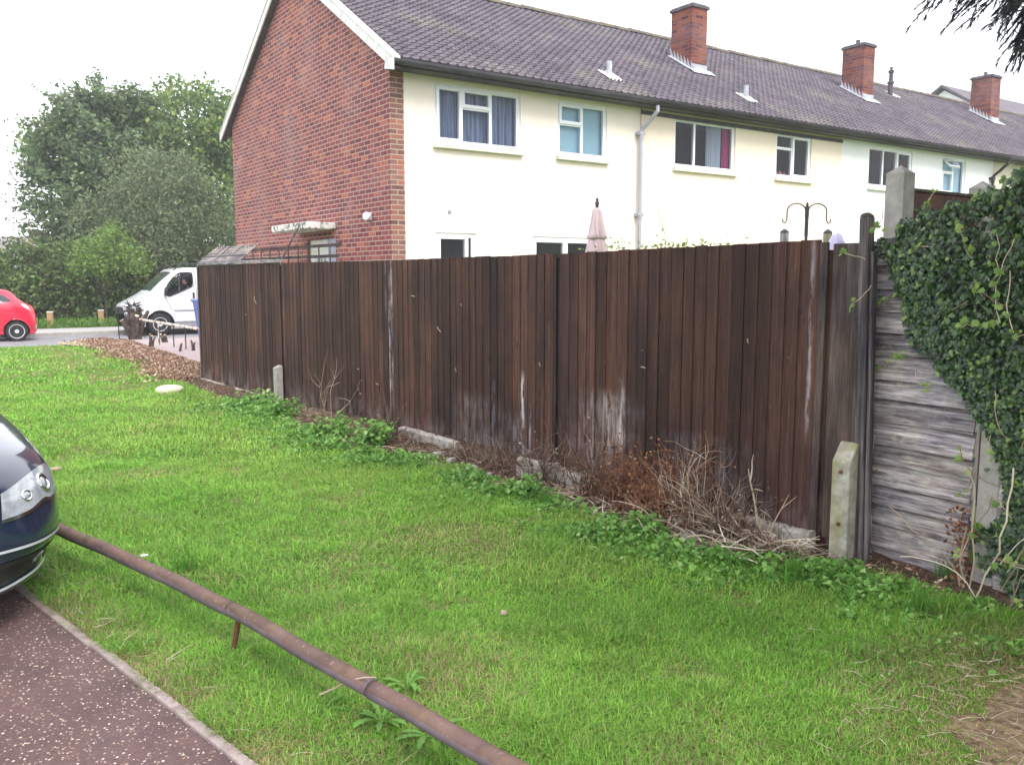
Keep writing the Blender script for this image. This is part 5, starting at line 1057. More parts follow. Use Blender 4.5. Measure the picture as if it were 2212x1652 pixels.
# ---- dark blue parked car, nose at the left edge of the picture
CXR = math.atan2(-EE[1], -EE[0]); cl = Matrix.Rotation(CXR, 3, 'Z'); corner = Vector((-2.29, 4.26, 0))
org = corner-(cl @ Vector((.42, -.89, 0))); dc = thing('saloon_car', 'shiny dark navy blue car nose with headlight parked on the tarmac at the left', 'car', (org.x, org.y, 0), CXR)
dc.scale = (1, 1, .94)
std = [(0, .26, .3, .42, .42, .38, .52, .3, .6, .62), (.035, .21, .48, .62, .42, .57, .58, .46, .69, .71), (.11, .19, .6, .74, .42, .69, .63, .56, .755, .78), (.26, .18, .74, .845, .44, .805, .67, .66, .805, .84), (.45, .18, .82, .895, .48, .865, .73, .71, .85, .885), (.8, .18, .85, .91, .55, .885, .81, .73, .92, .95),
       (1.2, .18, .86, .91, .6, .885, .88, .74, .99, 1.015), (1.6, .18, .86, .91, .6, .885, .92, .66, 1.24, 1.27), (2.0, .18, .86, .91, .6, .885, .94, .59, 1.4, 1.43), (2.9, .18, .86, .91, .6, .885, .96, .59, 1.43, 1.47), (3.6, .18, .86, .91, .6, .885, .98, .56, 1.35, 1.39), (4.15, .18, .84, .9, .6, .86, .97, .6, 1.08, 1.11), (4.55, .2, .8, .86, .6, .8, .92, .6, 1.02, 1.05), (4.75, .3, .6, .7, .5, .6, .75, .45, .85, .88)]
Bd = car_grid(std, 30, 14)
DW = [(1.45, 1.0), (1.95, 1.33), (3.3, 1.37), (3.8, 1.1), (3.8, 1.0)]
def dcls(c):
    if abs(c[1]) > .5 and inpoly(c[0], c[2], DW): return 'side_window'
    if 1.24 < c[0] < 1.96 and c[2] > 1.0 and abs(c[1]) < .62: return 'windscreen'
    if 3.62 < c[0] < 4.1 and c[2] > 1.06 and abs(c[1]) < .58: return 'rear_window'
    return 'body'
M['navyp'] = carpaint('dark_navy_paint', (.012,.02,.05), .16, 1.); pd = car_mesh(Bd, dcls, [(.92, .32), (3.62, .32)], .37)
for nm, (V, F) in pd.items(): clean(np_mesh(nm, V, [F], M['navyp'] if nm == 'body' else M['carglass'], dc, smooth=True))
alld = MB(); npf = Bd.shape[1]
for sg in (1, -1): alld.add([tuple(p*np.array([1, sg, 1])) for p in Bd.reshape(-1, 3)], [(r*npf+c, r*npf+c+1, (r+1)*npf+c+1, (r+1)*npf+c) for r in range(Bd.shape[0]-1) for c in range(npf-1)])
bvd = BVHTree.FromPolygons(alld.v, alld.f)
for sg in (-1, 1):
    f = lambda pts: [(sg*a, b) for a, b in pts]
    hl = patch(bvd, f([(.55, .69), (.68, .73), (.78, .745), (.85, .735), (.885, .7)]), f([(.54, .57), (.66, .582), (.75, .61), (.8, .598), (.85, .615), (.885, .66)]), 'x', 40, 14, .004).build('headlight', M['lens'], dc, smooth=True, fix=False)
    patch(bvd, f([(.54, .574), (.66, .586), (.75, .614), (.8, .602), (.85, .619), (.885, .664)]), f([(.535, .557), (.66, .569), (.75, .597), (.8, .585), (.85, .6), (.888, .648)]), 'x', 40, 3, .007).build('headlight_trim', M['chrome'], hl, smooth=True, fix=False)
    for cyy, czz, rr in ((.775, .678, .05), (.665, .655, .03)):
        o = Vector((-3, sg*cyy, czz)); h = bvd.ray_cast(o, Vector((1,0,0)))
        if h[0]:
            MX = Matrix.Translation(h[0]+h[1]*0-Vector((.004,0,0))) @ (h[1] if h[1].x < 0 else -h[1]).to_track_quat('Z', 'Y').to_matrix().to_4x4()
            m = MB(); m.lathe([(rr*.62, .004), (rr, .0), (rr, .006), (rr*.8, .01), (rr*.62, .004)], 28, MX); m.build('lamp_ring', M['chrome'], hl, smooth=True)
            m = MB(); m.lathe([(.001, .0), (rr*.62, .0), (rr*.5, .008), (.001, .012)], 24, MX); m.build('lamp_lens', M['lens'], hl, smooth=True)
    patch(bvd, f([(.4, .36), (.6, .365), (.76, .37), (.83, .375)]), f([(.4, .25), (.6, .25), (.74, .26), (.8, .28)]), 'x', 24, 6, .004).build('lower_grille', M['black'], dc, fix=False)
    for zz in (.275, .3, .325): patch(bvd, f([(.42, zz+.005), (.74, zz+.008)]), f([(.42, zz), (.74, zz+.002)]), 'x', 20, 1, .01).build('grille_slat', M['trim'], dc, fix=False)
    patch(bvd, f([(.38, .425), (.6, .43), (.78, .435), (.88, .44)]), f([(.38, .412), (.6, .417), (.78, .422), (.88, .427)]), 'x', 30, 1, .008).build('bumper_strip', M['silver'], dc, fix=False)
    patch(bvd, f([(.3, .235), (.6, .24), (.78, .25), (.85, .27)]), f([(.3, .225), (.6, .228), (.78, .238), (.85, .258)]), 'x', 30, 1, .012).build('lower_strip', M['silver'], dc, fix=False)
    o = Vector((-3, sg*.72, .315)); h = bvd.ray_cast(o, Vector((1,0,0)))
    if h[0]:
        MX = Matrix.Translation(h[0]+Vector((.004,0,0))) @ (h[1] if h[1].x < 0 else -h[1]).to_track_quat('Z', 'Y').to_matrix().to_4x4(); m = MB(); m.lathe([(.001, .0), (.036, .0), (.038, .01), (.03, .013), (.001, .008)], 24, MX); m.build('fog_light', M['lens'], dc, smooth=True)
    wheel(dc, .92, sg*.8, .32, -sg, 7, .68); wheel(dc, 3.62, sg*.8, .32, -sg, 7, .68)
patch(bvd, [(-.4, .7), (0, .735), (.4, .7)], [(-.2, .3), (0, .28), (.2, .3)], 'x', 20, 12, .004).build('grille', M['black'], dc, fix=False)
for sg in (-1, 1): patch(bvd, [(sg*.42, .7), (sg*.39, .7)], [(sg*.24, .3), (sg*.21, .3)], 'x', 3, 16, .01).build('grille_surround', M['chrome'], dc, smooth=True, fix=False)
arch_liner(dc, [(.92, .32), (3.62, .32)], .37, .55, .86)
MB().add([tuple(p) for p in np.vstack([Bd[-1], Bd[-1][::-1]*np.array([1,-1,1])])], [tuple(range(2*npf))]).build('boot_panel', M['navyp'], dc)

# ------------------------------------------------------------ roadside objects
def bollard(px, py, label):
    x, y = G(px, py, -.05); b = thing('bollard', label, 'bollard', (x, y, -.1), .3, 'wooden bollards on the far verge'); return b
M['bwood'] = simple('tan_bollard_wood', (.42,.27,.14), (.34,.2,.1), 5, .8, stretch=(6,6,1)); M['bcap'] = simple('white_cap', (.75,.72,.66))
b1 = bollard(110, 709, 'short tan wooden bollard with white top nearer the red car'); m = MB(); m.bbox(-.085, .085, -.085, .085, -.1, .56, .01); m.build('bollard_post', M['bwood'], b1)
m = MB(); m.bbox(-.09, .09, -.09, .09, .56, .6, .01); m.build('white_cap', M['bcap'], b1)
b2 = copy_tree(b1); x, y = G(220, 703, -.05); b2.location = (x, y, -.1); b2['label'] = 'short tan wooden bollard with white top nearer the white van'
bx = px_at(451, 700, 20.5); bn = thing('wheelie_bin', 'blue wheelie bin just behind the far left end of the brown fence', 'bin', (bx[0], bx[1], .03), .5); M['blue'] = simple('faded_blue_plastic', (.1,.14,.4), (.14,.19,.48), 7, .6)
m = MB(); m.add([(x*k*.29, y*k*.33, z) for z, k in ((.05, .66), (1.0, 1.)) for x, y in ((-1,-1), (1,-1), (1,1), (-1,1))], [(3,2,1,0), (4,5,6,7), (0,1,5,4), (1,2,6,5), (2,3,7,6), (3,0,4,7)]); m.build('bin_body', M['blue'], bn)
m = MB(); m.bbox(-.33, .32, -.36, .36, 1.0, 1.07, .02); m.bbox(-.35, .3, -.36, -.33, .86, 1.0, .01); m.build('lid', M['blue'], bn); m = MB(); m.tube([(.33,-.2,1.02), (.38,-.2,1.0), (.38,.2,1.0), (.33,.2,1.02)], .015, 6); m.build('handle', M['blue'], bn)
for sg in (1, -1): m = MB(); m.lathe([(.1, -.02), (.1, .02)], 16, Matrix.Translation((.22, sg*.24, .1)) @ Matrix.Rotation(math.pi/2, 4, 'X')); m.build('wheel', M['tyre'], bn)
# felled hedge: stumps, low railing, litter
def stump(name, label, px, py, h, r, n, cutc=True, grp='cut hedge stumps by the drive', lean=(0,0)):
    x, y = G(px, py); t = thing(name, label, 'stump', (x, y, 0), 0, grp); m = MB()
    for k in range(n):
        a = random.uniform(0, 6.28); d = (math.cos(a)*.1+lean[0], math.sin(a)*.1+lean[1], 1); pts = curve_pts((math.cos(a)*r*.5, math.sin(a)*r*.5, -.05), d, h*random.uniform(.75, 1.1), 6, .12); m.tube(pts, [r*(.62-.05*i)*random.uniform(.85, 1.2) for i in range(7)], 8)
        if cutc and k < 3: tip = pts[-1]; dr = (pts[-1]-pts[-2]).normalized(); c_ = MB(); c_.tube([tip+dr*.001, tip+dr*.012], r*.36, 8); c_.build('cut_end', M['cut'], t)
    m.build('trunk', M['bark'], t, smooth=True); return t
st0 = stump('stump', 'tallest gnarled hedge trunk with shaggy cut shoots in front of the van bonnet', 292, 734, .82, .16, 9)
m = MB()
for k in range(330):
    z = random.uniform(.1, .95); a = random.uniform(0, 6.28); d = (math.cos(a), math.sin(a), random.uniform(-.1, .7)); twig(m, (math.cos(a)*.1, math.sin(a)*.1, z), d, random.uniform(.08, .22), random.uniform(.008, .02), 4, .3, .0, 0, sides=5)
m.build('shoots', M['bark'], st0)
stump('stump', 'leaning forked hedge stump directly right of the tallest trunk', 325, 752, .42, .06, 3, lean=(.25, 0))
stump('stump', 'short hedge stump with two pale sawn tops behind the leaning fork', 357, 742, .34, .07, 3); stump('stump', 'small single sawn hedge stump with bright top', 384, 762, .26, .06, 1)
stump('stump', 'dark split hedge stump nearest the brown fence end', 417, 760, .3, .05, 3, False)
rp0 = Vector((*G(300, 745), 0)); a_ = Vector(px_at(303, 690, 20.6)); b_ = Vector(px_at(437, 712, 16.6)); m = MB(); k = 10
M['peel'] = simple('peeling_white_rusty_pole', (.75,.72,.66), (.25,.1,.06), 9, .7, lo=.48, hi=.56, stretch=(1,1,1)); m.tube([a_+(b_-a_)*i/k for i in range(k+1)], .028, 8); m.tube([a_+(b_-a_)*.33, a_+(b_-a_)*.33-Vector((0,0,.5))], .012, 6)
o = m.build('barrier_pole', M['peel'], None); tag(o, 'peeling white and rusty low pole running from the tall stump to the fence end', 'pole')
for i, (px, py, hh, lb) in enumerate([(258, 738, .85, 'thin straight iron upright beside the tallest hedge trunk'), (345, 748, .4, 'low black iron hoop between the leaning fork and the sawn stump'), (376, 752, .5, 'black iron hoop post just right of the sawn stumps'), (402, 757, .5, 'black iron hook topped post nearest the fence end')]):
    x, y = G(px, py); m = MB(); m.tube([(0,0,-.05), (0,0,hh-.04), (.02,0,hh), (.08,0,hh+.01), (.16,0,hh)] if i else [(0,0,-.05), (0,0,hh)], .013, 6); o = m.build('iron_railing_post', M['black'], None); o.location = (x, y, 0); o.rotation_euler = (0,0,.1); tag(o, lb, 'railing post', 'iron railing posts by the drive')
n = 20000; u = rng.uniform(-.3, 9.9, n); w_ = rng.uniform(-.55, 1.15, n); keep = w_ < .2+.3*vnoise(u, u*0, .8)+np.abs(rng.normal(0, .2, n)); u = u[keep]; w_ = w_[keep]; P = HL0+np.outer(u, HE)+np.outer(w_, HN)
def cards(P3, size, asp, mat, name, parent=None, flat=0., cols=None, rise=0.):
    n = len(P3); a = rng.normal(size=(n, 3)); a[:, 2] *= (1-flat); a[:, 2] += rise; a /= np.linalg.norm(a, axis=1)[:, None]; b = rng.normal(size=(n, 3)); b -= a*(a*b).sum(1)[:, None]; b /= np.linalg.norm(b, axis=1)[:, None]
    s_ = np.asarray(size)*np.ones(n); a *= s_[:, None]; b *= (s_*asp)[:, None]; V = np.stack([P3-a, P3+b, P3+a, P3-b], 1).reshape(-1, 3); F = np.arange(4*n).reshape(n, 4)
    return np_mesh(name, V, [F], mat, parent, None if cols is None else np.repeat(cols, 4, 0))
M['litter'] = leafmat('hedge_clipping_litter', [(0, (.12,.065,.045)), (.4, (.28,.16,.11)), (.75, (.42,.28,.2)), (1, (.62,.5,.42))], .9, .1)
z = rng.random(len(u))*.13*fbm(P[:, 0], P[:, 1], 1.8)*np.clip(1.3-np.abs(w_-.25)*1.2, .1, 1); o = cards(np.column_stack([P, z+.02]), rng.uniform(.014, .04, len(u)), .5, M['litter'], 'hedge_clippings', flat=.3); tag(o, 'reddish brown dead hedge clippings heaped around the cut stumps', 'leaf litter', kind='stuff')

# ------------------------------------------------------------ trees and hedge beyond the road
def crown(lobes, per_m2, k_leaf, spread, size, asp, mat, name, parent, drop=.25, low=-.6, flat=0.):
    C_ = []
    for (cx, cy, cz, rx_, ry_, rz_) in lobes:
        area = 4*math.pi*((rx_*ry_)**1.6+(rx_*rz_)**1.6+(ry_*rz_)**1.6)**(1/1.6)/3**(1/1.6); n = int(area*per_m2); d = rng.normal(size=(n, 3)); d /= np.linalg.norm(d, axis=1)[:, None]; d = d[d[:, 2] > low]
        r = rng.uniform(.72, 1.04, len(d))*(1+.22*(fbm(d[:, 0]*3+cx, d[:, 1]*3+d[:, 2]*3+cz, 1.)-.5)*2); C_.append(np.array([cx, cy, cz])+d*r[:, None]*np.array([rx_, ry_, rz_]))
    C_ = np.vstack(C_); C_ = C_[fbm(C_[:, 0]+C_[:, 1]*.7, C_[:, 2]+C_[:, 1]*.3, 1.1) > drop]
    P = np.repeat(C_, k_leaf, 0)+rng.normal(size=(len(C_)*k_leaf, 3))*spread; return cards(P, rng.uniform(.6, 1.3, len(P))*size, asp, mat, name, parent, flat)
def trunk(parent, h, r, limbs=6, R=2.5, z0=0, mat='bark'):
    m = MB(); pts = curve_pts((0,0,z0-.3), (0,0,1), h, 8, .05); m.tube(pts, [r*(1-.09*i) for i in range(9)], 10); m.build('trunk', M[mat], parent, smooth=True)
    for k in range(limbs):
        a = 6.28*k/limbs+random.random(); i = random.randint(3, 7); p = pts[i]; mm = MB(); mm.tube(curve_pts(p, (math.cos(a), math.sin(a), .7), R*random.uniform(.7, 1.1), 6, .12), [r*.4*(1-.13*j) for j in range(7)], 6); mm.build('limb', M[mat], parent, smooth=True)
def tree_at(px, dist, name, label, cat='tree', grp='trees beyond the road'):
    p = px_at(px, 600, dist); return thing(name, label, cat, (p[0], p[1], -.1), 0, grp)
M['lf_con'] = leafmat('blue_green_needles', [(0, (.06,.105,.05)), (.5, (.12,.18,.085)), (.85, (.19,.27,.12)), (1, (.29,.37,.17))], .6, .25, nscale=.8)
M['lf_map'] = leafmat('yellow_green_leaves', [(0, (.08,.145,.045)), (.5, (.15,.24,.07)), (.85, (.25,.35,.1)), (1, (.38,.44,.14))], .6, .35, nscale=.8)
M['lf_wil'] = leafmat('grey_green_leaves', [(0, (.09,.13,.065)), (.5, (.145,.195,.095)), (.9, (.22,.27,.14)), (1, (.25,.2,.13))], .6, .3, nscale=.8)
M['lf_hdg'] = leafmat('hedge_leaves', [(0, (.06,.11,.035)), (.5, (.12,.19,.06)), (.85, (.2,.28,.09)), (1, (.3,.28,.12))], .6, .3, nscale=1.1)
M['lf_sap'] = leafmat('bright_sapling_leaves', [(0, (.1,.19,.04)), (.6, (.17,.28,.06)), (1, (.28,.36,.1))], .6, .35)
t = tree_at(242, 38, 'conifer_tree', 'dark blue green conifer with ragged spiky left edge beyond the road'); trunk(t, 8.5, .28, 0)
m = MB(); C_ = []; S_ = []
for k in range(680):                                               # whorls of upswept sprays
    h = random.uniform(.3, 8.6); a = random.uniform(0, 6.28); env = 3.75*math.sqrt(max(.02, 1-((h-3.6)/5.5)**2 if h > 3.6 else 1-((3.6-h)/7.5)**2)); L = env*random.uniform(.8, 1.1)*(1+.1*math.sin(a*5+h)); d = Vector((math.cos(a), math.sin(a), random.uniform(-.12, .35) if h < 7.4 else random.uniform(.3, 1.)))
    pts = curve_pts((0, 0, h), d, L, 9, .05, -.02)
    for i in range(2, 10):
        nn = 4+int(9*(1-abs(i-7)/8)); 
        for q in range(nn): C_.append(pts[min(i, 9)]+Vector((random.gauss(0, .16), random.gauss(0, .16), random.gauss(0, .1)-.03))); S_.append(.13 if i < 9 else .09)
    if k % 4 == 0: m.tube(pts, [.03*(1-.09*i) for i in range(10)], 4, False)
m.build('branches', M['bark'], t, fix=False); cards(np.array([tuple(p) for p in C_]), np.array(S_)*rng.uniform(.6, 1.3, len(S_)), .45, M['lf_con'], 'crown', t, flat=.35)
t = tree_at(420, 43, 'broadleaf_tree', 'tall yellow green broadleaf tree rising between the conifer and the brick gable'); trunk(t, 7, .3, 7, 3)
crown([(-3.1,-4.6,6.9,2.1,1.8,1.7), (-1.2,-4,7.7,2.0,2.,1.8), (.8,-1.5,8.6,2.2,2.3,2.0), (2.8,0,8.1,2.3,2.3,2.2), (-.8,-2.2,5.6,3.1,2.4,2.2), (2.2,-1,5,2.8,2.4,2.4), (0,-.6,3.2,3.6,2.4,2)], 5, 22, .26, .12, .6, M['lf_map'], 'crown', t, .3)
t = tree_at(352, 33.5, 'rounded_tree', 'grey green rounded tree with fine leaves in front of the dark conifer'); trunk(t, 4.5, .22, 8, 2.2)
crown([(0,0,4.7,1.9,1.8,1.75), (-1.5,0,3.5,1.9,1.7,1.6), (1.4,.1,3.4,1.8,1.7,1.7), (-.2,-.6,2.6,2.4,1.8,1.6), (2.3,0,2.3,1.2,1.4,1.4), (-2.4,.2,2.2,1.1,1.2,1.2), (0,.3,5.4,1.1,1.1,1.0)], 6.5, 22, .2, .075, .45, M['lf_wil'], 'crown', t, .28)
t = tree_at(228, 30.3, 'sapling', 'bright green sapling growing up out of the roadside hedge', 'sapling'); trunk(t, 2.2, .03, 4, 1.0)
crown([(0,0,2.4,.9,.7,.8), (.3,0,3.0,.5,.5,.6), (-.5,0,2.0,.7,.6,.6), (.9,0,2.2,.6,.5,.5)], 9, 16, .15, .07, .5, M['lf_sap'], 'crown', t, .25)
hd_ = thing('roadside_hedge', 'long bushy mixed green hedge along the far side of the road', 'hedge', (0, 0, -.1), 0); lobes = []
t_ = -13.
while t_ < 14:
    p = NV*34.7+DV*(t_-4); hh = 1.08+.35*fbm(t_, 0, .5)+(.3 if t_ > -1 else 0); lobes.append((p[0], p[1], hh*.92, 1.1, .9, hh)); t_ += .85
crown(lobes, 9, 18, .17, .08, .6, M['lf_hdg'], 'foliage', hd_, .15, low=-.95)
m = MB()
for (a, b, c_, *_r) in lobes[::1]:
    for k in range(3): twig(m, (a+random.uniform(-.5,.5), b+random.uniform(-.3,.3), 0), (random.gauss(0,.2), random.gauss(0,.2), 1), 1.9, .025, 6, .12)
m.build('stems', M['bark'], hd_, fix=False)
x, y = G(190, 690, -.05); rock('rubble', 'pinkish broken brick rubble on the verge between the two bollards', x, y, .05, .28, .14, .1, simple('pink_rubble', (.45,.33,.3), (.34,.22,.2), 9, .9), .2, .3, 'rubble')
# shrub showing over the fence near the downpipe
sx = px_at(1445, 530, 8.6); sh = thing('garden_shrub', 'sparse shrub with thin bare stems and a few leaves above the fence near the downpipe', 'shrub', (sx[0], sx[1], 0), 0); m = MB(); tips = []
for k in range(15):
    d = (random.gauss(0,.28), random.gauss(0,.2), 1); p0 = (random.gauss(0,.1), random.gauss(0,.1), 0); pts = curve_pts(p0, d, random.uniform(1.75, 2.3), 10, .07); m.tube(pts, [.006*(1-.08*i) for i in range(11)], 4, False); tips += pts[7:]
    for q in range(2): i = random.randint(6, 9); pp2 = curve_pts(pts[i], (random.gauss(0,.6), random.gauss(0,.4), .7), .3, 5, .15); m.tube(pp2, .0022, 3, False); tips.append(pp2[-1])
m.build('stems', M['twig'], sh, fix=False)
T_ = np.array([tuple(random.choice(tips)) for _ in range(260)]); T_ = T_[T_[:, 2] < 2.02]; cards(np.vstack([T_+rng.normal(size=T_.shape)*.04, np.array([(random.gauss(0,.36), random.gauss(0,.15), random.uniform(1.74,1.93)) for _ in range(260)])]), .026, .4, M['lf_sap'], 'leaves', sh)

# ------------------------------------------------------------ ivy
ivy = thing('ivy', 'dense dark green ivy smothering the grey lap fence on the right', 'climbing plant', (Q0[0], Q0[1], 0), QR)
Pz = [(1885,520), (1915,480), (1965,455), (1990,450), (2010,462), (2050,440), (2080,440), (2120,412), (2160,395), (2195,375), (2215,385)]
off = QN*.26; top = [onV(*q, Q0+off, Q1+off) for q in Pz]; L_px = [(1890,520), (1900,560), (1915,610), (1940,640), (1950,700), (1960,730), (1985,780), (2020,830), (2055,885), (2085,925), (2110,975), (2125,1060), (2120,1110), (2095,1150), (2105,1210), (2130,1260), (2150,1300)]
left = [onV(*q, Q0+QN*.05, Q1+QN*.05) for q in L_px]; tu = [a for a, b in top]+[1.3, 2.0, 2.8]; tz = [b for a, b in top]+[2.1, 2.15, 2.15]; lz = [b for a, b in left][::-1]; lu = [a for a, b in left][::-1]
def ivy_ok(u, z): return (z < np.interp(u, tu, tz)+.03*np.sin(u*40)) & (u > np.interp(z, lz, lu)+.2*(vnoise(u*5, z*5, 1.)-.5)+.07*(vnoise(u*17, z*17, 1.)-.5)) & (z > -.02)
LEAF = np.array([(0,-.45), (.28,-.5), (.5,-.18), (.3,-.05), (.42,.25), (.16,.22), (0,.6), (-.16,.22), (-.42,.25), (-.3,-.05), (-.5,-.18), (-.28,-.5)])
def leaves12(P, N_, size, mat, name, parent, droop=.5):
    n = len(P); N_ = N_/np.linalg.norm(N_, axis=1)[:, None]; up = np.tile(np.array([0, 0, -1.]), (n, 1))+rng.normal(size=(n, 3))*droop; T = up-N_*(up*N_).sum(1)[:, None]; T /= np.linalg.norm(T, axis=1)[:, None]; B_ = np.cross(N_, T)
    c = LEAF[None, :, :]*np.asarray(size)[:, None, None]; V = P[:, None, :]+B_[:, None, :]*c[:, :, :1]+T[:, None, :]*c[:, :, 1:]+N_[:, None, :]*(-np.abs(c[:, :, :1])*.35); ctr = P+N_*np.asarray(size)[:, None]*.04
    V = np.concatenate([ctr[:, None, :], V], 1).reshape(-1, 3); b = np.arange(n)*13; F = np.concatenate([np.stack([b, b+1+k, b+1+(k+1) % 12], 1) for k in range(12)]); return np_mesh(name, V, [F], mat, parent)
M['lf_ivy'] = leafmat('ivy_leaves', [(0, (.012,.03,.013)), (.5, (.028,.066,.024)), (.8, (.055,.115,.035)), (.93, (.11,.2,.05)), (1, (.22,.32,.08))], .35, .12, .5); M['lf_ivy2'] = leafmat('young_ivy_leaves', [(0, (.13,.24,.05)), (1, (.3,.42,.12))], .5, .35)
u = rng.uniform(-.1, 2.7, 62000); z = rng.uniform(0, 2.2, 62000); k = ivy_ok(u, z); u = u[k]; z = z[k]
bul = .04+.12*fbm(u*2, z*2, 1.4)+.1*np.clip(z-1.1, 0, 1); edge_d = np.clip((u-np.interp(z, lz, lu))/.35, 0.1, 1); dep = bul*edge_d*rng.uniform(.45, 1.1, len(u))
eg = (u-np.interp(z, lz, lu))/.22; keep = (fbm(u*3+5, z*3, 1.6) > .2+.12*(rng.random(len(u))-.5)) & (rng.random(len(u)) < np.clip(.35+1.5*eg, .25, 1)) & ((fbm(u*5+9, z*5, 1.7) > .4) | (eg > .5)); u, z, dep = u[keep], z[keep], dep[keep]
N_ = np.column_stack([rng.normal(size=len(u))*.45, QS*(1+0*u), .25+rng.normal(size=len(u))*.45]); leaves12(np.column_stack([u, QS*(dep+.04), z]), N_, rng.uniform(.013, .036, len(u))*rng.choice([.7, 1., 1.25], len(u)), M['lf_ivy'], 'leaves', ivy)
m = MB(); yl = []
for k in range(46):
    zz = random.uniform(.1, 2.0); uu = float(np.interp(zz, lz, lu))+random.uniform(0, 1.2); d = random.choice([(-.5, .1, -.5), (-.2, .1, -1), (-.8, .1, .2), (.1, .2, -1)]); pts = curve_pts((uu, QS*random.uniform(.05, .3), zz), (d[0], QS*d[1], d[2]), random.uniform(.12, .32), 8, .2); m.tube(pts, .0022, 4, False)
    for p in pts[5:]:
        if random.random() < .7: yl.append(tuple(p+Vector((random.gauss(0,.012), QS*.01, random.gauss(0,.012)))))
for (px, py, tx, ty, dd) in [(1985, 470, 2030, 405, .05), (2120, 440, 2105, 425, .1), (2165, 430, 2192, 368, .12), (2190, 430, 2200, 380, .1), (1900, 490, 1885, 485, .05), (1900, 560, 1868, 605, .06), (1925, 640, 1870, 665, .06), (2140, 700, 2075, 700, .3), (2150, 500, 2160, 700, .3), (2070, 480, 2100, 560, .28), (1960, 760, 1895, 800, .05)]:
    a = onV(px, py, Q0+QN*dd, Q1+QN*dd); b = onV(tx, ty, Q0+QN*dd, Q1+QN*dd)
    for q in range(7):
        f = q/6; yl.append((a[0]*(1-f)+b[0]*f+random.gauss(0,.012), QS*(dd+.02+random.gauss(0,.01)), a[1]*(1-f)+b[1]*f+random.gauss(0,.012)))
    m.tube([(a[0]*(1-f)+b[0]*f+random.gauss(0,.008), QS*(dd+.01+random.gauss(0,.006)), a[1]*(1-f)+b[1]*f+random.gauss(0,.008)) for f in (0,.15,.3,.45,.6,.8,1)], .0018, 4, False)
for k in range(26):                                                # bare woody stems low down and over the boards
    uu = random.uniform(.62, 1.6); pts = curve_pts((uu, QS*random.uniform(.05, .3), random.uniform(-.05, .2)), (random.gauss(0,.4), QS*.1, 1), random.uniform(.3, .8), 9, .16); m.tube(pts, random.uniform(.002, .005), 4, False)
for px, pts_ in enumerate([[(1880,1215), (1885,1130), (1880,1080), (1890,1040), (1905,1010)], [(1905,1255), (1890,1180), (1893,1110)], [(1880,910), (1900,940), (1895,980)]]): m.tube([(lambda q: (q[0], QS*.045, q[1]))(onV(*q, Q0, Q1)) for q in pts_], .003, 4, False)
m.build('stems', M['paletwig'], ivy, fix=False)['kind'] = 'stuff'; yl = np.array(yl); leaves12(yl, np.column_stack([rng.normal(size=len(yl))*.6, QS*np.ones(len(yl)), .4+rng.normal(size=len(yl))*.5]), rng.uniform(.022, .045, len(yl)), M['lf_ivy2'], 'young_leaves', ivy, .9)
T_ = [onV(random.gauss(2080, 14), random.uniform(1090, 1250), Q0+QN*.08, Q1+QN*.08) for _ in range(150)]; cards(np.array([(a, QS*(.08+random.random()*.06), b) for a, b in T_]), .016, .6, M['rusttwig'], 'dead_leaves', ivy)

# ------------------------------------------------------------ overhanging conifer on the right
ct = thing('overhanging_conifer', 'dark drooping conifer branches hanging in at the top right corner', 'tree', (6.3, 3.4, 0), 0); co = Vector(ct.location); trunk(ct, 7, .25, 0)
M['lf_cyp'] = leafmat('dark_needle_sprays', [(0, (.02,.028,.035)), (.6, (.04,.05,.06)), (1, (.08,.1,.09))], .6, .1)
m = MB(); Nd = []; Ad = []
def spray(p, d, L, wob=.07):
    pts = curve_pts(p, d, L, 8, wob, .05); m.tube([q for q in pts], [.004*(1-.1*i) for i in range(9)], 3, False)
    for i in range(1, 9):
        dr = (pts[i]-pts[i-1]).normalized()
        for q in range(5): v_ = (dr+Vector((random.gauss(0,.28), random.gauss(0,.28), random.gauss(0,.28)))).normalized(); Nd.append(tuple(pts[i]-dr*random.random()*L/8)); Ad.append(tuple(v_))
for k in range(170):
    f = random.random(); px = 2105+230*f+random.gauss(0, 18); py = -110+random.gauss(0, 28)+150*max(0, f-.42); dist = random.uniform(3.5, 4.6); p = Vector(px_at(px, py, dist))-co
    spray(p, (-.75+random.gauss(0,.2), random.gauss(0,.3), -.42+random.gauss(0,.2)), random.uniform(.16, .36))
for k in range(26): p = Vector(px_at(2238+random.gauss(0, 12), 10+random.uniform(-40, 60), 4.1))-co; spray(p, (-.55+random.gauss(0,.1), 0, -.75), random.uniform(.12, .24))
for k in range(8):
    m.tube(curve_pts((0, 0, 3.4+.35*k), (-1, random.uniform(-.4,.5), .05), 3.3, 8, .06), [.05*(1-.1*i) for i in range(9)], 6, False)
m.build('branches', M['bark'], ct, fix=False)
A_ = np.array(Ad)*.03; P_ = np.array(Nd); B_ = np.cross(A_, rng.normal(size=A_.shape)); B_ /= np.linalg.norm(B_, axis=1)[:, None]; B_ *= .0035
V = np.stack([P_-B_, P_+B_, P_+A_*1.6], 1).reshape(-1, 3); np_mesh('needle_sprays', V, [np.arange(len(V)).reshape(-1, 3)], M['lf_cyp'], ct)
n = 46000; P = np.array([-2.0, -.3, 4.9])+rng.normal(size=(n, 3))*np.array([1.7, 1.8, .9])+np.array([6.3, 3.4, 0])      # crown above the frame, casting the shade on the right
cp_, sp_ = math.cos(PITCH), math.sin(PITCH); f = P[:, 1]*cp_-(P[:, 2]-H)*sp_; uu = P[:, 1]*sp_+(P[:, 2]-H)*cp_
infr = (f > .3) & (uu/np.maximum(f, .01) < .5) & (uu/np.maximum(f, .01) > -.6) & (P[:, 0]/np.maximum(f, .01) < .66) & (P[:, 0]/np.maximum(f, .01) > -.7)
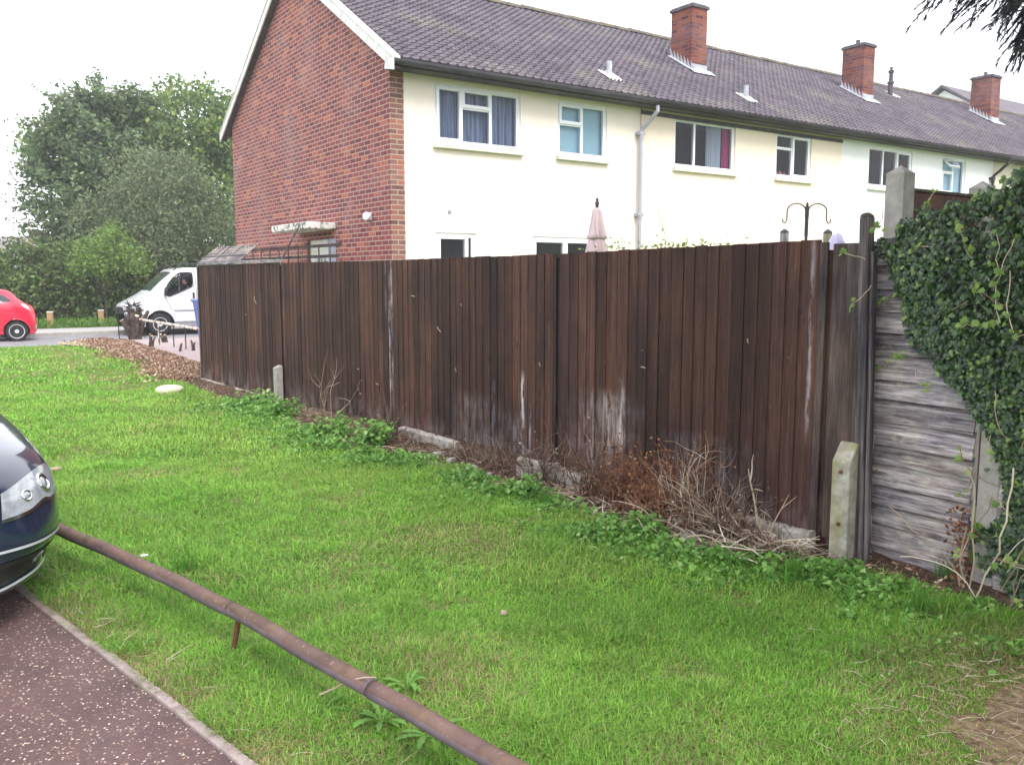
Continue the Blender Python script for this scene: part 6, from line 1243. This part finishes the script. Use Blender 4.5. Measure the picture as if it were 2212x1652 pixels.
P = P[~infr & (P[:, 2] > 3.0)]; cards(P-np.array([6.3, 3.4, 0]), rng.uniform(.05, .12, len(P)), .35, M['lf_cyp'], 'crown', ct, .3)

# ------------------------------------------------------------ grass and weeds
M['grass'] = tintmat('grass_blades', .55, .35)
def dryness(x, y):
    d = np.clip((fbm(x+3, y, 1.15)-.64)*4, 0, 1)*.55+np.clip((fbm(x, y+9, 2.6)-.66)*5, 0, 1)*.5
    es = edge_side(x, y); d += np.clip(1-es/.32, 0, 1)*.75*(fbm(x, y, 3.)>.42)
    d += np.clip(1-np.hypot((x-2.15)/1.1, (y-2.9)/.95), 0, 1)*1.7*np.clip(fbm(x, y, 1.6)*2.2-.35, 0, 1)
    hu, hv = hedge_uv(x, y); d += np.clip(1-np.abs(hv-1.3)/.5, 0, 1)*(hu > -1)*.7*fbm(x, y, 1.5)*1.5
    return np.clip(d, 0, 1)
def blades(N0, y0, y1, hgt, wid, name):
    y = np.sqrt(rng.uniform(y0**2, y1**2, N0)); x = rng.uniform(-.72, .68, N0)*y; u, n = fuv(x, y); hu, hv = hedge_uv(x, y)
    k = (edge_side(x, y) > .03) & (road_n(x, y) < LAWN_END+.3); sw = np.interp(u, SU, SNn)
    k &= (n > sw-.02+.12*(vnoise(x, y, 6)-.5)) | (u < -.3); k &= ~((u < -.3) & (hv < .15+.35*(vnoise(x, y, 1.2)-.5)) & (hu > -.2)); k &= ~((u < -.3) & (hu < 0) & (hv < 0))
    x, y = x[k], y[k]; dr = dryness(x, y); k = rng.random(len(x)) > np.clip(1.25-1.05*np.hypot((x-2.25)/.95, (y-2.75)/.7)+.8*(fbm(x, y, 4.)-.5), 0, .85)+dr*.4; x, y, dr = x[k], y[k], dr[k]; n_ = len(x); es = edge_side(x, y); u, nn = fuv(x, y)
    rough_ = np.clip(1-np.abs(es-.85)/.4, 0, 1)*.8+np.clip(.6-np.abs(nn-np.interp(u, SU, SNn)-.15), 0, .6)*1.2*(u > 0)+.35*(es < .6)
    h = hgt*rng.uniform(.5, 1.45, n_)*(1+.5*(fbm(x, y, .9)-.5)+1.6*np.clip(fbm(x+7, y, 4.)-.6, 0, 1)*2+1.1*rough_)*(1-.45*dr); a = rng.uniform(0, 2*np.pi, n_); lean = rng.uniform(.3, 1.7, n_)*(1+.5*dr); w_ = wid*rng.uniform(.6, 1.3, n_)
    z = ground_z(x, y)-.004; dx, dy = np.cos(a), np.sin(a); px, py = -dy*w_/2, dx*w_/2
    b0 = np.stack([x-px, y-py, z], 1); b1 = np.stack([x+px, y+py, z], 1); mx_ = x+dx*h*lean*.35; my = y+dy*h*lean*.35; mz = z+h*.62/np.sqrt(1+.3*lean**2)
    m0 = np.stack([mx_-px*.8, my-py*.8, mz], 1); m1 = np.stack([mx_+px*.8, my+py*.8, mz], 1); tp_ = np.stack([x+dx*h*lean, y+dy*h*lean, z+h/np.sqrt(1+lean**2)*1.05], 1)
    V = np.stack([b0, b1, m1, m0, tp_], 1).reshape(-1, 3); b = np.arange(n_)*5; Fq = np.stack([b, b+1, b+2, b+3], 1); Ft = np.stack([b+3, b+2, b+4], 1)
    g1 = np.array([.115,.29,.038]); g2 = np.array([.31,.6,.085]); ye = np.array([.48,.6,.15]); st_ = np.array([.5,.4,.22]); br = np.array([.3,.2,.12])
    r1 = rng.random(n_)[:, None]; c = g1*(1-r1)+g2*r1; pn = np.clip(fbm(x, y+40, .8)*1.6-.45, 0, 1)[:, None]*.55; c = c*(1-pn)+ye*pn*(.6+.4*r1)
    isd = (rng.random(n_) < .05+.7*dr)[:, None]; r2 = rng.random(n_)[:, None]; c = np.where(isd, st_*r2+br*(1-r2), c); c *= (rng.uniform(.75, 1.25, n_)*(.72+.56*fbm(x+11, y, 2.6))*(.85+.3*fbm(x, y+5, .7)))[:, None]
    return V, [Fq, Ft], np.repeat(c, 5, 0)
gv = []; off_ = 0; FQ = []; FT = []; CC = []
for N0, y0, y1, hg, wd in [(330000, 2.1, 4.2, .03, .0034), (340000, 4.2, 7.5, .032, .0052), (230000, 7.5, 13, .036, .0098), (150000, 13, 28, .045, .021)]:
    V, (a, b), c = blades(N0, y0, y1, hg, wd, ''); gv.append(V); FQ.append(a+off_); FT.append(b+off_); CC.append(c); off_ += len(V)
V = []; rr = np.linspace(0, 2*np.pi, 40, endpoint=False)          # the bare earth patch under the conifer
ctr = np.array([2.25, 2.75]); ring = np.stack([ctr[0]+np.cos(rr)*(.6+.4*vnoise(np.cos(rr)*3, np.sin(rr)*3, 1.)), ctr[1]+np.sin(rr)*(.38+.4*vnoise(np.cos(rr)*3+9, np.sin(rr)*3, 1.))], 1)
V = [(float(ctr[0]), float(ctr[1]), float(ground_z(*ctr))+.006)]
for f in (.5, .85, 1.0):
    for p in ring: q = ctr+(p-ctr)*f; V.append((float(q[0]), float(q[1]), float(ground_z(*q))+(.006 if f < 1 else -.01)))
M['thatch'] = simple('dry_thatch_and_earth', (.1,.065,.04), (.26,.19,.11), 26, .95, bump=.9, bscale=60, lo=.35, hi=.62)
struct(np_mesh('bare_patch', np.array(V), [np.array([(0, 1+i, 1+(i+1) % 40) for i in range(40)]), np.array([(1+40*L+i, 41+40*L+i, 41+40*L+(i+1) % 40, 1+40*L+(i+1) % 40) for L in range(2) for i in range(40)])], M['thatch'], smooth=True))
o = np_mesh('lawn_grass', np.vstack(gv), [np.vstack(FQ), np.vstack(FT)], M['grass'], cols=np.vstack(CC)); tag(o, 'bright green uneven lawn grass with dry straw patches', 'grass', kind='stuff')
# verge grass in front of the hedge
n = 16000; t_ = rng.uniform(-24, 12, n); nn_ = rng.uniform(31.55, 33.6, n); P = np.outer(nn_, NV)+np.outer(t_, DV); r1 = rng.random(n)[:, None]; cc = np.array([.08,.2,.03])*(1-r1)+np.array([.18,.3,.06])*r1
o = cards(np.column_stack([P, rng.uniform(-.05, .22, n)]), rng.uniform(.05, .12, n), .22, M['grass'], 'verge_grass', cols=cc, rise=1.2); tag(o, 'rough green grass on the far verge under the hedge', 'grass', kind='stuff')
# broad leaved weeds between the lawn and the soil
M['weed'] = leafmat('weed_leaves', [(0, (.075,.19,.03)), (.5, (.15,.33,.06)), (.85, (.24,.46,.1)), (1, (.38,.52,.2))], .5, .35)
def weeds(n, u0, u1, a0, a1, h0, name_=None, clump=1.):
    u = rng.uniform(u0, u1, n); q = rng.normal(.2, .17, n); nb = np.interp(u, SU, SNn)+q; P = FA+np.outer(u, FE)+np.outer(nb, FN); cn = fbm(P[:, 0]*1.3, P[:, 1]*1.3, 2.2); k = (cn > .42) & (q > -.08) & (edge_side(P[:, 0], P[:, 1]) > .2); P, cn, q = P[k], cn[k], q[k]
    hh = h0*np.clip((cn-.4)*5, .15, 1.)*np.clip(1.2-np.abs(q-.1)*2.2, .15, 1); return np.column_stack([P, ground_z(P[:, 0], P[:, 1])+rng.random(len(P))*hh+.015])
Pw = np.vstack([weeds(5500, 2.2, 7, 0, 0, .1), weeds(6200, 6.5, 11.1, 0, 0, .085), weeds(2600, 10.9, 12.2, 0, 0, .06)])
def weedleaf(P, size, mat, name, parent=None):
    n = len(P); N_ = np.column_stack([rng.normal(size=n)*.6, rng.normal(size=n)*.6-.25, np.ones(n)]); N_ /= np.linalg.norm(N_, axis=1)[:, None]; a = rng.normal(size=(n, 3)); T = a-N_*(a*N_).sum(1)[:, None]; T /= np.linalg.norm(T, axis=1)[:, None]; B_ = np.cross(N_, T)
    sh = np.array([(0,-.5), (.33,-.25), (.4,.1), (.18,.3), (0,.6), (-.2,.32), (-.4,.08), (-.3,-.28)]); c = sh[None]*np.asarray(size)[:, None, None]*(1+.25*rng.normal(size=(n, 8, 1))); V = P[:, None]+B_[:, None]*c[:, :, :1]+T[:, None]*c[:, :, 1:]+N_[:, None]*(np.abs(c[:, :, :1])*.4); V = np.concatenate([P[:, None], V], 1).reshape(-1, 3)
    b = np.arange(n)*9; F = np.concatenate([np.stack([b, b+1+k, b+1+(k+1) % 8], 1) for k in range(8)]); return np_mesh(name, V, [F], mat, parent)
o = weedleaf(Pw, rng.uniform(.016, .045, len(Pw)), M['weed'], 'low_weeds'); tag(o, 'band of bright green low weeds between lawn and bare soil', 'weeds', kind='stuff')
def bigweed(label, px, py, n, rad, h, size, name='weed_clump', grp='leafy weed clumps by the fence'):
    x, y = G(px, py); t = thing(name, label, 'weed', (x, y, float(ground_z(x, y))), 0, grp); m = MB(); L_ = []
    for k in range(n):
        pts = curve_pts((random.gauss(0, rad*.3), random.gauss(0, rad*.3), 0), (random.gauss(0,.45), random.gauss(0,.45), 1), h*random.uniform(.5, 1.1), 7, .12); m.tube(pts, .0025, 4, False)
        for p in pts[2:]:
            for q in range(4): L_.append(tuple(p+Vector((random.gauss(0,1), random.gauss(0,1), random.gauss(0,.5)))*size*.8))
    m.build('stems', M['weed'], t, fix=False); L_ = np.array(L_); weedleaf(L_, rng.uniform(.6, 1.3, len(L_))*size, M['weed'], 'leaves', t)
cl = rng.uniform(0, 1, (5200, 2)); yy_ = np.sqrt(2.3**2+cl[:, 0]*(8.5**2-2.3**2)); xx_ = (cl[:, 1]*1.25-.62)*yy_; un = fuv(xx_, yy_); kk = (edge_side(xx_, yy_) > .08) & (un[1] > np.interp(un[0], SU, SNn)+.1) & (fbm(xx_, yy_, 1.7) > .53)
o = weedleaf(np.column_stack([xx_[kk], yy_[kk], ground_z(xx_[kk], yy_[kk])+.022]), rng.uniform(.006, .017, kk.sum()), M['weed'], 'lawn_clover'); tag(o, 'tiny round clover leaves mixed into the lawn', 'clover', kind='stuff')
bigweed('tall bright weed clump in front of the small grey concrete spur', 560, 890, 26, .38, .24, .045); bigweed('tall weed clump touching the small concrete spur on its right', 610, 905, 22, .28, .24, .045)
bigweed('nettle like weed clump below the dead stalks of the second fence panel', 715, 950, 16, .22, .26, .05); bigweed('broad leaved weed clump at the second fence joint', 808, 962, 14, .15, .27, .05)
bigweed('dark green weed tuft right of the middle of the weed band', 1130, 1075, 22, .2, .16, .035); bigweed('pale thistle leaved clump left of the cut shrub stump', 1390, 1165, 20, .18, .17, .035); bigweed('weed tuft beside the rusty shrubs in the weed band', 1290, 1170, 18, .2, .12, .03)
bigweed('round leaved low weed patch under the lap fence', 1860, 1290, 34, .35, .07, .032)
def tuft(label, px, py, n, h, lean=.6):
    x, y = G(px, py); z = float(ground_z(x, y)); V = []; F = []; C_ = []
    for k in range(n):
        a = random.uniform(0, 6.28); r = random.gauss(0, .05); bx_, by_ = x+r*math.cos(a*3), y+r*math.sin(a*3); w_ = random.uniform(.002, .004); L = h*random.uniform(.6, 1.2); ln = random.uniform(.2, 1.)*lean; b = len(V)
        for i in range(5):
            f = i/4; cx = bx_+math.cos(a)*L*ln*f*f; cy_ = by_+math.sin(a)*L*ln*f*f; cz = z+L*(f-.35*ln*f*f); ww = w_*(1-f*.95); V += [(cx-math.sin(a)*ww, cy_+math.cos(a)*ww, cz), (cx+math.sin(a)*ww, cy_-math.cos(a)*ww, cz)]
        F += [(b+2*i, b+2*i+1, b+2*i+3, b+2*i+2) for i in range(4)]; C_ += [(.1*random.uniform(.8,1.3), .27*random.uniform(.8,1.2), .04)]*10
    o = np_mesh('grass_tuft', np.array(V), [np.array(F)], M['grass'], cols=np.array(C_)); tag(o, label, 'grass tuft', 'long grass tufts')
tuft('long grass tuft leaning left in front of the mossy concrete spur', 1715, 1262, 110, .2); tuft('upright long grass tuft in front of the lap fence', 2050, 1262, 80, .2); tuft('long grass tuft left of the weeds under the lap fence', 1990, 1330, 80, .17); tuft('long grass tuft behind the rusty pipe near its paint spot', 400, 1240, 90, .18); tuft('grass tuft in the weed band near the kerb stones', 1180, 1095, 80, .16); tuft('grass tuft below the brushwood heap at the right', 1560, 1225, 70, .14)
def dandelion(label, px, py, n, L, z0=.01, up=.5):
    x, y = G(px, py); z = float(ground_z(x, y)); t = thing('dandelion', label, 'dandelion', (x, y, z), 0, 'dandelion plants by the pipe')
    for k in range(n):
        a = 6.28*k/n+random.gauss(0, .25); l = L*random.uniform(.7, 1.15); V = []; F = []; ns = 12; upk = up*random.uniform(.5, 1.3)
        for i in range(ns+1):
            f = i/ns; r = l*f*(1-.12*upk); zz = z0+l*upk*(f-.75*f*f); wd = l*.13*(.25+f*1.1)*(1 if i % 2 else .5)*(1 if f < .9 else .5)*(1.-.2*f); wd = max(wd, .002)
            for sg in (-1, 0, 1): V.append((math.cos(a)*r-math.sin(a)*sg*wd, math.sin(a)*r+math.cos(a)*sg*wd, zz+(0 if sg else -.004)))
        F = [(i*3+j, i*3+j+1, i*3+j+4, i*3+j+3) for i in range(ns) for j in range(2)]; np_mesh('leaf', np.array(V), [np.array(F)], M['weed'], t)
dandelion('largest jagged dandelion plant growing under the near end of the pipe', 825, 1570, 12, .13, up=1.1); dandelion('dandelion rosette below the straw beside the pipe', 700, 1545, 9, .09, up=.7); dandelion('dandelion leaves poking up behind the pipe joint', 880, 1500, 9, .12, up=1.3); dandelion('dandelion right of the largest plant close under the pipe', 930, 1600, 9, .12, up=.8)
# clutter of dry stalks in the thatch at the right bottom corner and beside the edging
m = MB()
for k in range(900):
    if k < 740: x, y = 2.0+random.gauss(0,.42), 2.95+random.gauss(0,.4)
    else:
        tt = random.uniform(-.6, 3.0); nn = abs(random.gauss(.12, .14))+.05; x, y, _ = EP(tt, nn, 0)
    a = random.uniform(0, 3.14) if k >= 260 else random.gauss(-.45, .5); twig(m, (x, y, .022), (math.cos(a), math.sin(a), random.uniform(0, .2)), random.uniform(.03, .12), random.uniform(.0006, .0014), 4, .12, .04, 0, sides=3)
o = m.build('dry_stalks', M['paletwig'], None, fix=False); tag(o, 'dry straw stalks lying in the bare patches of the lawn', 'straw', kind='stuff')

# ------------------------------------------------------------ pale air volume added to imitate lens flare over distant things
hz = MB(); hz.box(-60, 60, -12, 90, -1.3, 14.5); hz_ = hz.build('veil', None and 0 or bpy.data.materials.new('veil_volume'), None)
hm = hz_.data.materials[0]; hm.use_nodes = True; hm.node_tree.nodes.clear(); ho = hm.node_tree.nodes.new('ShaderNodeOutputMaterial'); pvv = hm.node_tree.nodes.new('ShaderNodeVolumePrincipled')
pvv.inputs['Color'].default_value = (.96, .97, 1, 1); pvv.inputs['Density'].default_value = .0016; pvv.inputs['Anisotropy'].default_value = .3
hm.node_tree.links.new(pvv.outputs[0], ho.inputs['Volume']); tag(hz_, 'thin pale haze added to imitate lens flare over the far trees and road', 'veil', kind='stuff')
